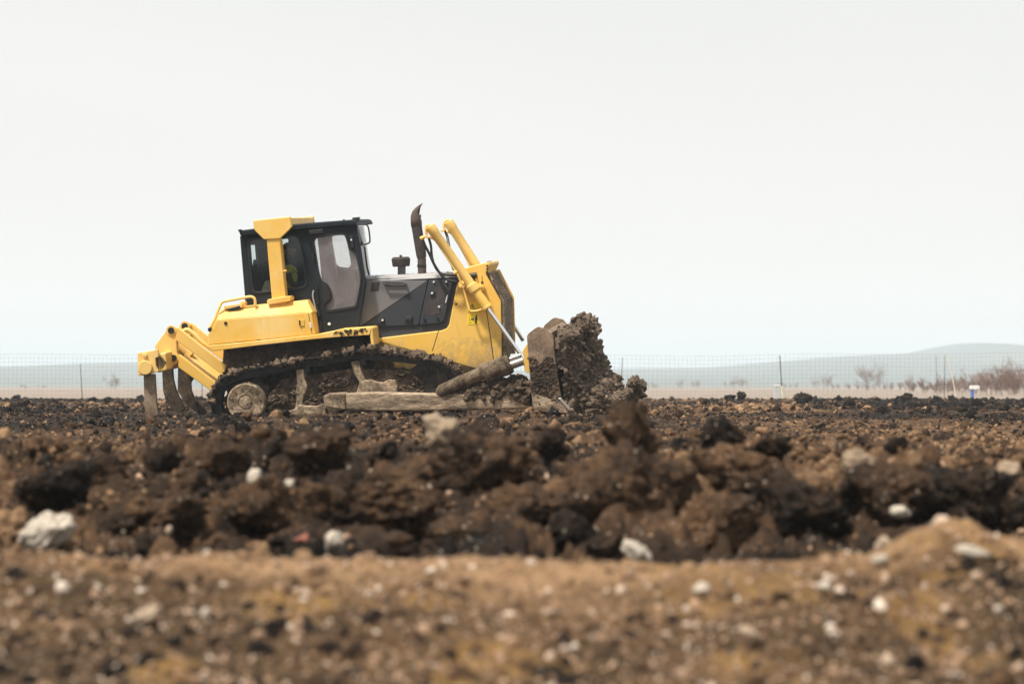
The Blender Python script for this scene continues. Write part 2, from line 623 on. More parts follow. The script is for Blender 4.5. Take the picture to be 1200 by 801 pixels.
def scatter(shapes, pos, size, tone, r, flat=(0.75, 1.25)):
    """merge randomly turned copies of the shapes; returns verts, faces, per-vertex tone"""
    V, Fc, Tn = [], [], []
    base = 0
    which = r.integers(0, len(shapes), len(pos))
    for s, (sv, sf) in enumerate(shapes):
        ii = np.where(which == s)[0]
        if not len(ii):
            continue
        R = rot_mats(len(ii), r)
        an = r.uniform(flat[0], flat[1], (len(ii), 1, 3))
        loc = sv[None] * an
        w = np.einsum('nij,nvj->nvi', R, loc) * size[ii][:, None, None] + pos[ii][:, None, :]
        nv = len(sv)
        V.append(w.reshape(-1, 3))
        Fc.append((sf[None] + (np.arange(len(ii)) * nv)[:, None, None] + base).reshape(-1, 3))
        Tn.append(np.repeat(tone[ii], nv))
        base += len(ii) * nv
    return np.concatenate(V), np.concatenate(Fc), np.concatenate(Tn)


# ------------------------------------------------------------------ terrain
CREST = np.array([(-300, 540), (0, 545), (100, 548), (150, 540), (190, 530), (260, 524), (330, 518), (370, 512), (420, 520), (480, 520),
                  (515, 508), (560, 510), (600, 524), (650, 515), (690, 535), (720, 520), (745, 512), (770, 520), (800, 535),
                  (845, 512), (880, 525), (905, 518), (930, 530), (985, 525), (1010, 533), (1050, 524), (1080, 536), (1120, 542), (1190, 534), (1500, 540)], float)
CREST[:, 1] += np.interp(CREST[:, 0], [150, 300, 480, 560], [7, 12, 8, 0]) + 12 * np.exp(-((CREST[:, 0] - 670) / 45) ** 2)
FORE = np.array([(-300, 650), (0, 646), (60, 648), (150, 655), (300, 652), (420, 656), (520, 655), (640, 660), (800, 661), (900, 660), (980, 655), (1030, 645), (1060, 632), (1090, 615),
                 (1115, 610), (1140, 616), (1165, 632), (1200, 634), (1500, 640)], float)


def smooth01(t):
    t = np.clip(t, 0, 1)
    return t * t * (3 - 2 * t)


def ground_base(x, y):
    crest_d = 16.4
    px = 600 + x / crest_d * F
    zc = EYE - crest_d * (np.interp(px, CREST[:, 0], CREST[:, 1]) - HY) / F - 0.20
    pf = 600 + x / 11.0 * F
    zf = EYE - 11.0 * (np.interp(pf, FORE[:, 0], FORE[:, 1]) - HY) / F
    ks = np.array([-60, 3, 7.5, 9.0, 10.2, 11.0, 11.5, 12.4, 13.4, 14.2, 15.0, 15.8, 16.4, 17.2, 18.8, 22, 40, 110, 9000.0])
    lvl = [-0.95 + 0 * x, -0.95 + 0 * x, -0.66 + 0 * x, -0.44 + 0.3 * (zf + 0.2), -0.27 + 0.55 * (zf + 0.17), zf, zf - 0.09, -0.50 + 0 * x, -0.60 + 0 * x, -0.36 + 0 * x,
           -0.40 * 0.5 + 0.5 * zc, zc - 0.05, zc, 0.35 * zc, 0.0 * x - 0.02, 0.0 * x - 0.02, 0 * x, 0 * x, 0 * x]
    z = np.zeros_like(x)
    for i in range(len(ks) - 1):
        m = (y >= ks[i]) & (y < ks[i + 1])
        t = (y - ks[i]) / (ks[i + 1] - ks[i])
        t = 0.5 * t + 0.5 * smooth01(t)
        z = np.where(m, lvl[i] * (1 - t) + lvl[i + 1] * t, z)
    return z


def lumps(x, y, kind):
    w = 0.5 * (fbm2(x * 2.1, y * 2.1, 11, 3) - 0.5)
    x, y = x + w, y - w
    sc = kind
    out = np.zeros_like(x)
    for i, (s, a) in enumerate(sc):
        out = out + a * (cell2(x / s, y / s, 100 + 7 * i) - 0.33)
    return out


def ground_z(x, y):
    z = ground_base(x, y)
    L1 = lumps(x, y, ((0.75, 0.20), (0.34, 0.17), (0.16, 0.11), (0.075, 0.065)))
    L2 = lumps(x + 40, y, ((1.7, 0.06), (0.5, 0.035), (0.19, 0.03), (0.085, 0.026)))
    L3 = lumps(x - 77, y, ((2.6, 0.10), (0.9, 0.06), (0.35, 0.05), (0.15, 0.03)))
    L4 = lumps(x + 13, y, ((0.30, 0.030), (0.10, 0.020), (0.045, 0.012)))
    berm = smooth01((y - 12.9) / 0.8) * (1 - smooth01((y - 17.6) / 1.6))
    fore = 1 - smooth01((y - 11.6) / 1.2)
    far = smooth01((y - 52) / 12) * (1 - smooth01((y - 101) / 4))
    mid = np.clip(1 - berm - fore - far, 0, 1) * (y < 103)
    z = z + berm * L1 * 0.85 + fore * L4 * 0.8 + far * (L3 * 0.7 - 0.02) + mid * L2 * 0.9
    # dug strip with heaved clods to the rear of the machine and along the right of the field
    heave = smooth01((fbm2(x * 0.16 + 3.1, y * 0.10, 55, 3) - 0.52) / 0.1)
    z = z + heave * mid * 0.9 * np.clip(lumps(x, y + 9, ((0.8, 0.12), (0.3, 0.09))), -0.02, 1)
    return z


def ground_attr(x, y):
    n = fbm2(x * 0.22 + 7, y * 0.09 + 2, 91, 4)
    tone = 0.54 + 1.2 * (n - 0.5) - 0.07 * smooth01((y - 18) / 2) * (1 - smooth01((y - 100) / 4))
    px = 600 + x / np.maximum(y, 4) * F
    band = smooth01((y - 33) / 8) * (1 - smooth01((y - 104) / 3))
    tone = tone - 0.12 * band * smooth01((px - 930) / 120) - 0.13 * smooth01((330 - px) / 200) * smooth01((y - 21) / 6)
    tone = tone + 0.07 * smooth01((y - 19) / 3) * (1 - smooth01((y - 34) / 6)) * smooth01((px - 330) / 200)
    tone = tone - 0.03 * smooth01((y - 12.0) / 0.5) * (1 - smooth01((y - 18) / 1.5)) - 0.36 * smooth01((y - 11.4) / 0.4) * (1 - smooth01((y - 13.6) / 0.8))  # last term paints the shade of the pit into the soil tone
    fore = 1 - smooth01((y - 11.3) / 0.5)
    tone = tone + fore * (0.10 + 0.22 * smooth01((y - 10.45) / 0.4) + 0.20 * smooth01((x - 1.15) / 0.3) * smooth01((y - 10.3) / 0.4) - 0.13 + 1.05 * (fbm2(x * 1.6, y * 1.2, 33, 4) - 0.5) - 0.07 * smooth01((10.2 - y) / 0.6) - 0.10 * smooth01((-x - 0.3) / 0.8) * smooth01((10.5 - y) / 0.4))
    oc = fore * 0.18 + fore * smooth01((fbm2(x * 2.6 + 4.4, y * 2.2 + 1.7, 37, 4) - 0.62) / 0.12) * 0.45
    for cx, cy, rr in ((-0.05, 9.35, 0.17), (-1.08, 9.15, 0.16), (0.66, 10.1, 0.10), (-0.75, 10.2, 0.2), (-0.3, 10.2, 0.12), (0.72, 9.3, 0.12)):
        oc = np.maximum(oc, fore * smooth01(1.25 - np.hypot(x - cx, (y - cy) * 0.5) / rr + 0.8 * (fbm2(x * 9, y * 6, 71, 3) - 0.5)))
    grassy = smooth01((y - 102.5 - 2 * fbm2(x * 0.8, y * 0.3, 5, 2)) / 2.5)
    return np.clip(tone, 0, 1), np.clip(oc, 0, 0.85), grassy


def build_ground():
    du = 0.00095
    core = np.arange(-0.25, 0.2501, du)
    side = np.geomspace(0.255, 1.1, 40)
    u = np.concatenate([-side[::-1], core, side])
    d1 = [-40, -10, -2, 2, 5, 7]
    d2 = np.exp(np.arange(math.log(8.0), math.log(20.0), 0.0018))
    d3 = np.exp(np.arange(math.log(20.0), math.log(104.0), 0.0024))
    d4 = np.geomspace(104.6, 6000, 70)
    d = np.concatenate([d1, d2, d3, d4])
    U, D = np.meshgrid(u, d)
    X = U * np.maximum(D, 9.0)
    Z = ground_z(X.ravel(), D.ravel()).reshape(X.shape)
    fade = 1 - 0.7 * smooth01((np.abs(U) - 0.25) / 0.1)
    B = ground_base(X.ravel(), D.ravel()).reshape(X.shape)
    Z = B + (Z - B) * fade
    Z = np.where(D > 250, B, Z)
    nr, nc = X.shape
    idx = np.arange(nr * nc).reshape(nr, nc)
    faces = np.stack([idx[:-1, :-1], idx[:-1, 1:], idx[1:, 1:], idx[1:, :-1]], -1).reshape(-1, 4)
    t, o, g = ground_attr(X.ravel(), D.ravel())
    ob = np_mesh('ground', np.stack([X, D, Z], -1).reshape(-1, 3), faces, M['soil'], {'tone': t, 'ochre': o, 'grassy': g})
    tag(ob, kind='structure')
    return ob


build_ground()


# ------------------------------------------------------------------ single rocks and clods
STONES = 'pale stones lying in the dug earth'
CLODS = 'big earth clods of the dirt bank'


KEEP = []      # what the loose rubble must leave free


def first_hit(px, py, d0, d1):
    ds = np.arange(d0, d1, 0.02)
    xs_ = (px - 600) / F * ds
    hit = np.where(ground_z(xs_, ds) >= EYE - ds * (py - HY) / F)[0]
    return float(ds[hit[0]]) if len(hit) else d1


def rock(name, label, cat, px, py, d, w, h, mat, seed, depth=None, rough=0.5, group=None, tilt=0.0, sub=4, tone=0.5):
    if d < 20:       # rest it on the slope it is seen against
        k = d / F
        d = min(d, first_hit(px, py, 9.0 if d < 12.5 else 13.0, d + 0.6) - (0.10 + 0.2 * w * k if cat == 'stone' else 0.05 if h > 60 else 0.0))
    c = spot(px, py, d)
    if d < 20:
        KEEP.append((px, py, w, h, d))
    k = d / F
    v, f = clod_shape(seed, sub, rough if cat != 'stone' else rough + 0.25)
    v = v - (v.max(0) + v.min(0)) / 2
    v = v / ((v.max(0) - v.min(0)) / 2)
    sx, sz = w * k / 2, h * k / 2
    sy = depth if depth else (sx + sz) / 2
    v = v * np.array((sx, sy, sz))
    ct, stt = math.cos(tilt), math.sin(tilt)
    v = np.stack([v[:, 0] * ct - v[:, 2] * stt, v[:, 1], v[:, 0] * stt + v[:, 2] * ct], 1)
    n = len(v)
    o = np_mesh(name, v, f, mat, {'tone': np.full(n, tone), 'ochre': np.zeros(n), 'grassy': np.zeros(n)})
    o.location = c
    return tag(o, label, cat, group)


W, PA, RD, CL, TA = M['stone_white'], M['stone_pale'], M['stone_red'], M['clod'], M['stone_tan']
rock('stone', 'large tilted white stone with a dark hollow, at the foot of the dirt bank', 'stone', 54, 623, 14.1, 72, 44, W, 301, 0.1, 0.7, STONES, 0.5)
rock('stone', 'upright egg-shaped white stone high on the dirt bank', 'stone', 299, 561, 15.2, 19, 26, W, 302, None, 0.3, STONES)
rock('stone', 'small round white pebble right of the egg-shaped stone on the bank', 'stone', 339, 567, 15.1, 12, 13, W, 303, None, 0.3, STONES)
rock('stone', 'pale wedge stone standing on its tip beside the red brick piece', 'stone', 391, 637, 14.05, 26, 32, W, 304, None, 0.5, STONES, 0.3)
rock('brick_fragment', 'rounded piece of red brick at the foot of the dirt bank', 'brick', 355, 632, 14.15, 20, 16, RD, 305, None, 0.4)
rock('stone', 'pale peaked stone jutting from the bank top below the push arm', 'stone', 512, 506, 15.9, 46, 46, TA, 306, None, 0.8, STONES, -0.3)
rock('stone', 'bluish white chip on the rim of the bank, beside the peaked stone', 'stone', 601, 524, 15.7, 16, 24, W, 307, None, 0.4, STONES, 0.3)
rock('stone', 'small oval white stone on the bank face below the peaked stone', 'stone', 489, 583, 15.0, 16, 18, W, 308, None, 0.3, STONES, -0.4)
rock('stone', 'cream oblong stone low left of the peaked stone', 'stone', 453, 580, 15.0, 20, 14, PA, 309, None, 0.4, STONES, 0.2)
rock('stone', 'slanted cream stone on the bank left of the peaked stone', 'stone', 436, 556, 15.25, 24, 14, PA, 310, None, 0.4, STONES, 0.5)
rock('stone', 'long white stone slanting at the foot of the bank under the tall clod', 'stone', 747, 646, 14.0, 42, 22, W, 311, None, 0.5, STONES, -0.55)
rock('stone', 'flat pale slab lying on top of the bank', 'stone', 1008, 544, 15.5, 48, 34, TA, 312, None, 0.5, STONES, -0.4)
rock('stone', 'white oval stone set in the lumpy bank below the flat slab', 'stone', 1055, 600, 14.4, 27, 17, W, 313, None, 0.35, STONES, -0.1)
rock('stone', 'short grey-pink stone leaning behind the near bank rim', 'stone', 1035, 640, 12.0, 22, 24, PA, 314, None, 0.4, STONES, 0.4)
rock('stone', 'flat white pebble on the near bank rim below the leaning stone', 'stone', 1032, 655, 11.0, 24, 13, W, 315, None, 0.3, STONES)
rock('stone', 'long flat white stone lying on the sandy mound', 'stone', 1140, 646, 10.65, 46, 16, W, 316, None, 0.35, STONES, -0.15)
rock('stone', 'tan stone half buried at the far right end of the bank', 'stone', 1182, 552, 15.3, 34, 26, TA, 317, None, 0.5, STONES)
rock('stone', 'large whitish pebble alone on the near bank slope', 'stone', 822, 690, 10.3, 22, 19, W, 318, None, 0.3, STONES)
rock('stone', 'bright oval pebble on the near bank slope below the rim', 'stone', 965, 686, 10.4, 20, 14, W, 319, None, 0.3, STONES)
rock('stone', 'rusty pale stone lying long on the near bank', 'stone', 878, 742, 9.5, 36, 16, PA, 320, None, 0.4, STONES, -0.5)
rock('stone', 'bent greyish stone on the dark near slope', 'stone', 172, 722, 9.75, 42, 20, PA, 321, None, 0.6, STONES, 0.5)
rock('brick_fragment', 'tiny red brick piece beside the track wheel hub', 'brick', 276, 493, 43.6, 7, 5, RD, 322, None, 0.5, sub=3)

rock('earth_clod', 'tall spire of earth rising above the bank in front of the blade', 'earth clod', 740, 520, 15.4, 78, 112, CL, 331, None, 1.6, CLODS, 0.0, 5, 0.58)
rock('earth_clod', 'broad earth clod carrying the tall spire', 'earth clod', 738, 580, 15.2, 168, 130, CL, 332, 0.25, 1.0, CLODS, 0.1, 5, 0.56)
rock('earth_clod', 'boxy smooth earth boulder at the bank foot', 'earth clod', 843, 618, 14.5, 104, 92, CL, 333, None, 0.8, CLODS, 0.1, 5, 0.6)
rock('earth_clod', 'wide sloping earth clod above the boxy boulder', 'earth clod', 860, 560, 15.2, 120, 78, CL, 334, None, 1.0, CLODS, -0.2, 5, 0.57)
rock('earth_clod', 'dark horn of earth on the bank rim above the sloping clod', 'earth clod', 847, 512, 16.0, 58, 52, CL, 335, None, 1.9, CLODS, 0.1, 5, 0.3)
rock('earth_clod', 'dark earth knob on the rim right of the horn', 'earth clod', 904, 524, 16.1, 56, 36, CL, 341, None, 2.0, CLODS, 0.1, 5, 0.34)
rock('earth_clod', 'large lumpy earth clod under the flat slab', 'earth clod', 1045, 588, 14.9, 140, 100, CL, 336, None, 1.0, CLODS, -0.1, 5, 0.5)
rock('earth_clod', 'dark earth clod between boxy boulder and lumpy clod', 'earth clod', 945, 600, 14.7, 112, 100, CL, 342, None, 1.1, CLODS, -0.1, 5, 0.38)
rock('earth_clod', 'round dark clod perched alone on the bank rim', 'earth clod', 1050, 522, 16.2, 34, 24, CL, 337, None, 2.0, CLODS, 0.4, 4, 0.36)
rock('earth_clod', 'broad earth clod with pale patches below the peaked stone', 'earth clod', 562, 545, 15.5, 130, 92, CL, 338, 0.22, 1.1, CLODS, 0.1, 5, 0.5)
rock('earth_clod', 'sandy brown earth clod left of the peaked stone', 'earth clod', 455, 585, 15.0, 130, 100, CL, 339, None, 1.0, CLODS, 0, 5, 0.55)
rock('earth_clod', 'grey brown earth clod near the large white stone', 'earth clod', 210, 606, 14.6, 76, 66, CL, 340, None, 0.9, CLODS, 0.2, 5, 0.56)
rock('earth_clod', 'dark pointed clod on the rim above the grey brown one', 'earth clod', 192, 536, 16.1, 50, 40, CL, 343, None, 1.1, CLODS, 0.4, 5, 0.36)
rock('earth_clod', 'crumbly earth knob on the rim between peaked stone and spire', 'earth clod', 647, 520, 15.9, 44, 52, CL, 344, None, 1.2, CLODS, 0, 5, 0.42)
rock('earth_clod', 'low rounded clod at the bank foot left of the long white stone', 'earth clod', 540, 632, 14.2, 84, 60, CL, 345, None, 1.0, CLODS, 0, 5, 0.45)
rock('earth_clod', 'brown earth clod at the bank foot by the pale wedge stone', 'earth clod', 462, 640, 14.1, 50, 36, CL, 346, None, 0.9, CLODS, 0, 4, 0.5)
for lbl, px_, py_, w_, h_, sd_, tn_ in (
        ('rugged earth clod carrying the egg-shaped white stone', 300, 592, 104, 74, 361, 0.52),
        ('dark earth clod high on the bank above the large white stone', 62, 572, 96, 62, 362, 0.38),
        ('ragged earth clod on the rim above the sandy brown clod', 375, 528, 92, 62, 363, 0.46),
        ('cracked earth clod midway between sandy brown clod and red brick piece', 385, 592, 70, 64, 364, 0.55),
        ('long brown clod low on the bank under the patchy broad clod', 622, 596, 112, 74, 365, 0.58),
        ('dark clod squeezed between the long brown clod and the spire base', 672, 625, 62, 62, 366, 0.40),
        ('split earth clod between the spire and the wide sloping clod', 795, 566, 60, 66, 367, 0.52),
        ('squat clod at the bank foot right under the spire', 712, 640, 56, 44, 368, 0.5),
        ('big dark earth clod filling the right end of the bank', 1135, 582, 118, 84, 369, 0.40),
        ('upright clod below the tan half buried stone', 1180, 600, 70, 62, 370, 0.46),
        ('crusty clod at the bank foot between white stone and grey brown clod', 128, 620, 66, 50, 371, 0.48),
        ('tilted clod on the rim right of the dark pointed clod', 262, 540, 70, 48, 372, 0.54),
        ('long sloping clod on the left part of the rim', 112, 555, 84, 44, 373, 0.44)):
    rock('earth_clod', lbl, 'earth clod', px_, py_, 15.9 if py_ < 560 else 15.0, w_, h_, CL, sd_, None, 1.0, CLODS, 0.1, 5, tn_)
rock('earth_clod', 'dark twin clod on the field skyline left of the white box', 'earth clod', 869, 463, 84.0, 12, 11, CL, 347, None, 1.0, CLODS, 0, 4, 0.2)
rock('earth_clod', 'low lumpy clod touching the dark one on the skyline', 'earth clod', 856, 466, 84.3, 15, 9, CL, 348, None, 1.2, CLODS, 0, 4, 0.36)
rock('earth_clod', 'ragged heap of clods on the skyline right of the white box', 'earth clod', 941, 467, 80.0, 26, 17, CL, 349, None, 1.4, CLODS, 0, 5, 0.33)
rock('earth_clod', 'dome shaped clod on the skyline before the hills', 'earth clod', 1063, 464, 82.0, 15, 9, CL, 350, None, 0.9, CLODS, 0, 4, 0.36)


def scatter_field(name, n, dmin, dmax, smin, smax, sub, power, lift, dens=None, tone_shift=0.0, seed=1, umax=0.235, mat='clod', rough=1.0, pale=0.0, tvar=0.22):
    n = int(n * 1.175)
    r = np.random.default_rng(seed)
    y = dmin * (dmax / dmin) ** r.uniform(0, 1, n) if dmax / dmin > 1.6 else r.uniform(dmin, dmax, n)
    x = r.uniform(-umax, umax, n) * y
    if dens is not None:
        keep = r.uniform(0, 1, n) < dens(x, y)
        x, y = x[keep], y[keep]
        n = len(x)
    size = smin + (smax - smin) * r.uniform(0, 1, n) ** power
    z = ground_z(x, y) + size * lift
    if smax < 0.3 and dmin < 15:
        qx, qy = 600 + x / y * F, HY - (z - EYE) / y * F
        free = np.ones(n, bool)
        for kx, ky, kw, kh, kd in KEEP:
            e = np.hypot((qx - kx) / (kw * 0.5 + size / y * F * 0.8), (qy - ky) / (kh * 0.5 + size / y * F * 0.8))
            free &= ~((e < (1.0 if smax > 0.03 else 0.85)) & (y < kd + 0.1))
        x, y, z, size = x[free], y[free], z[free], size[free]
        n = len(x)
    tone, _, _ = ground_attr(x, y)
    tone = np.clip(tone + tone_shift + r.normal(0, tvar, n), 0, 1)
    if pale:
        k = r.uniform(0, 1, n) < pale
        tone = np.where(k, r.uniform(0.95, 1.5, n), tone)
    shapes = [clod_shape(seed * 50 + k, sub, rough) for k in range(12)]
    return scatter(shapes, np.stack([x, y, z], 1), size, tone, r)


def merge_stuff(name, sets, mat, label):
    V, Fc, T = [], [], []
    o = 0
    for v, f, t in sets:
        V.append(v)
        Fc.append(f + o)
        T.append(t)
        o += len(v)
    V, Fc, T = np.concatenate(V), np.concatenate(Fc), np.concatenate(T)
    ob = np_mesh(name, V, Fc, mat, {'tone': T, 'ochre': np.zeros(len(T)), 'grassy': np.zeros(len(T))})
    tag(ob, label, kind='stuff')
    return ob


def dens_berm(x, y):
    return 0.15 + 0.85 * smooth01((y - 13.0) / 0.8) * (1 - smooth01((y - 17.5) / 1.5))


# broken earth on the bank
merge_stuff('bank_rubble', [
    scatter_field('a', 300, 13.5, 16.4, 0.06, 0.16, 4, 1.6, 0.5, dens_berm, 0.05, 21, rough=1.0, tvar=0.13),
    scatter_field('b', 3200, 12.8, 18.8, 0.015, 0.065, 3, 2.0, 0.5, dens_berm, 0.0, 22, rough=1.25, tvar=0.12),
    scatter_field('c', 16000, 12.4, 19.5, 0.006, 0.022, 1, 1.5, 0.4, None, 0.08, 23, pale=0.04),
], M['clod'], 'dark crumbly lumps of dug earth')
# crumbs over the worked field
merge_stuff('field_rubble', [
    scatter_field('a', 40000, 18.5, 60, 0.008, 0.032, 1, 2.2, 0.3, None, 0.0, 31, pale=0.03, tvar=0.2),
    scatter_field('b', 7000, 18.5, 60, 0.025, 0.085, 3, 2.6, 0.2, lambda x, y: 0.10 + 0.90 * (fbm2(x * 0.3, y * 0.15, 77, 3) > 0.52), -0.10, 32, rough=1.5),
    scatter_field('c', 14000, 55, 103, 0.02, 0.085, 1, 3.0, 0.25, None, 0.0, 33, pale=0.03),
    scatter_field('d', 520, 55, 100, 0.06, 0.15, 3, 2.6, 0.2, lambda x, y: 0.1 + 0.9 * (fbm2(x * 0.18, y * 0.1, 78, 3) > 0.52), -0.14, 34, rough=1.3),
], M['clod'], 'small brown clods over the worked field')


# pebbles on the near bank
def pebble_material():
    m, nt, b = new_mat('mixed_pebbles')
    a = attr(nt, 'tone')
    cr = ramp(nt, [(0.0, (0.085, 0.055, 0.035)), (0.35, (0.20, 0.115, 0.062)), (0.6, (0.42, 0.255, 0.15)), (0.8, (0.54, 0.39, 0.27)), (1.0, (0.74, 0.63, 0.52))])
    ln(nt, a, cr.inputs[0])
    geo = nt.nodes.new('ShaderNodeNewGeometry')
    n = noise(nt, geo.outputs['Position'], 70, 5, 0.7)
    col = mixc(nt, math_n(nt, 'MULTIPLY', n, 0.45), cr.outputs[0], (0.14, 0.095, 0.06))
    ln(nt, col, b.inputs['Base Color'])
    b.inputs['Roughness'].default_value = 0.8
    return m


def pebble_set(n, smin, smax, power, seed, lo, hi, ymax=11.6, ymin=8.3):
    r = np.random.default_rng(seed)
    y = r.uniform(ymin, ymax, n)
    x = r.uniform(-0.21, 0.21, n) * np.maximum(y, 9)
    size = smin + (smax - smin) * r.uniform(0, 1, n) ** power
    z = ground_z(x, y) + size * 0.3
    tone = lo + (hi - lo) * r.uniform(0, 1, n) ** 1.7
    return scatter([clod_shape(900 + k, 2, 0.45) for k in range(10)], np.stack([x, y, z], 1), size, tone, r, (0.6, 1.3))


M['pebble'] = pebble_material()
merge_stuff('gravel', [
    pebble_set(6000, 0.004, 0.011, 1.5, 41, 0.1, 0.75),
    pebble_set(1600, 0.006, 0.017, 2.2, 42, 0.4, 1.1),
    pebble_set(230, 0.010, 0.034, 2.0, 44, 0.4, 0.95, 17.5, 13.6),
    pebble_set(110, 0.014, 0.026, 1.8, 43, 0.35, 1.0),
], M['pebble'], 'brown and whitish pebbles in the near bank')
merge_stuff('near_bank_rubble', [
    scatter_field('a', 1000, 8.3, 11.9, 0.01, 0.04, 2, 2.4, 0.0, None, 0.05, 51, tvar=0.12),
], M['clod'], 'tan crumbs of earth on the near bank')

# ------------------------------------------------------------------ bulldozer frame
YAW, ROLL, PITCH = math.radians(-6.5), math.radians(3.5), math.radians(-5.5)
DC = Vector(((400 - 600) / F * 46.0, 46.0, 0.0))
RM = Matrix.Rotation(YAW, 3, 'Z') @ Matrix.Rotation(ROLL, 3, 'X') @ Matrix.Rotation(PITCH, 3, 'Y')


def T(px, py, Y):
    """(x, z) in the machine's own frame, on its lateral plane Y"""
    a, b = (px - 600) / F, (HY - py) / F
    A = np.array([[RM[0][0] - a * RM[1][0], RM[0][2] - a * RM[1][2]], [RM[2][0] - b * RM[1][0], RM[2][2] - b * RM[1][2]]])
    r = np.array([-(DC.x + RM[0][1] * Y) + a * (DC.y + RM[1][1] * Y), -(DC.z - EYE + RM[2][1] * Y) + b * (DC.y + RM[1][1] * Y)])
    x, z = np.linalg.solve(A, r)
    return float(x), float(z)


def TT(pts, Y):
    return [T(px, py, Y) for px, py in pts]


def T3(px, py, Y):
    x, z = T(px, py, Y)
    return Vector((x, Y, z))


PXM = 44.8 / F       # metres per photo pixel near the machine

dozer = bpy.data.objects.new('bulldozer', None)
C.objects.link(dozer)
dozer.location = DC
dozer.rotation_mode = 'XYZ'
dozer.matrix_world = Matrix.Translation(DC) @ RM.to_4x4()
tag(dozer, 'muddy yellow bulldozer with charcoal cab pushing a heap of soil across the field', 'bulldozer')


def part(name, mb, mat, parent=dozer, bevel=0.012, **kw):
    return mb.build(name, mat, parent, bevel, **kw)


def clods_on(points, sizes, seed, sub=2, rough=1.1):
    r = np.random.default_rng(seed)
    shapes = [clod_shape(seed * 13 + k, sub, rough) for k in range(8)]
    n = len(points)
    return scatter(shapes, np.array(points), np.array(sizes), np.full(n, 0.5), r)


def rounded(pts, rad, n=4):
    """round the corners of an outline given in pixels"""
    out = []
    m = len(pts)
    for i in range(m):
        p0, p1, p2 = Vector(pts[i - 1]), Vector(pts[i]), Vector(pts[(i + 1) % m])
        a, b = (p0 - p1), (p2 - p1)
        ra = min(rad, a.length * 0.45)
        rb = min(rad, b.length * 0.45)
        s, e = p1 + a.normalized() * ra, p1 + b.normalized() * rb
        for k in range(n + 1):
            t = k / n
            q = s * (1 - t) ** 2 + p1 * 2 * t * (1 - t) + e * t * t
            out.append((q.x, q.y))
    return out


def scale_loop(pts, k):
    cx = sum(p[0] for p in pts) / len(pts)
    cy = sum(p[1] for p in pts) / len(pts)
    return [(cx + (p[0] - cx) * k, cy + (p[1] - cy) * k) for p in pts]


# ---- crawler tracks
LOOP = [(262, 502), (251, 489), (247, 471), (252, 453), (266, 440), (300, 431), (343, 423), (380, 417.5), (412, 412), (437, 413), (467, 415.5), (500, 420),
        (520, 427), (534, 439), (540, 454), (535, 471), (520, 485), (500, 490), (400, 500), (290, 511)]
loop_xz = TT(LOOP, -1.2)
lp = smooth_path([(x, 0, z) for x, z in loop_xz], 14, True)
seglen = [(lp[(i + 1) % len(lp)] - lp[i]).length for i in range(len(lp))]
total = sum(seglen)
n_shoe = round(total / 0.19)
shoes = []
acc, target, i = 0.0, 0.0, 0
for k in range(n_shoe):
    target = total * k / n_shoe
    while acc + seglen[i] < target:
        acc += seglen[i]
        i += 1
    t = (target - acc) / seglen[i]
    a, b = lp[i], lp[(i + 1) % len(lp)]
    tan = (b - a).normalized()
    shoes.append((a.lerp(b, t), tan))
cen = sum((p for p, _ in shoes), Vector()) / len(shoes)


def track_mesh(y0, y1):
    mb = MB()
    lk = MB()
    for p, tan in shoes:
        nrm = Vector((tan.z, 0, -tan.x))
        if nrm.dot(p - cen) < 0:
            nrm = -nrm
        def q(s, h):
            v = p + tan * s + nrm * h
            return (v.x, v.z)
        mb.prism([q(-0.084, -0.012), q(0.084, -0.012), q(0.084, 0.012), q(-0.062, 0.012), q(-0.068, 0.062), q(-0.082, 0.062), q(-0.084, 0.012)], y0, y1)
        ym = (y0 + y1) / 2
        for s in (-0.09, 0.05):
            lk.prism([q(-0.085, -0.125), q(0.10, -0.125), q(0.10, -0.014), q(-0.085, -0.014)], ym + s, ym + s + 0.04)
    return mb, lk


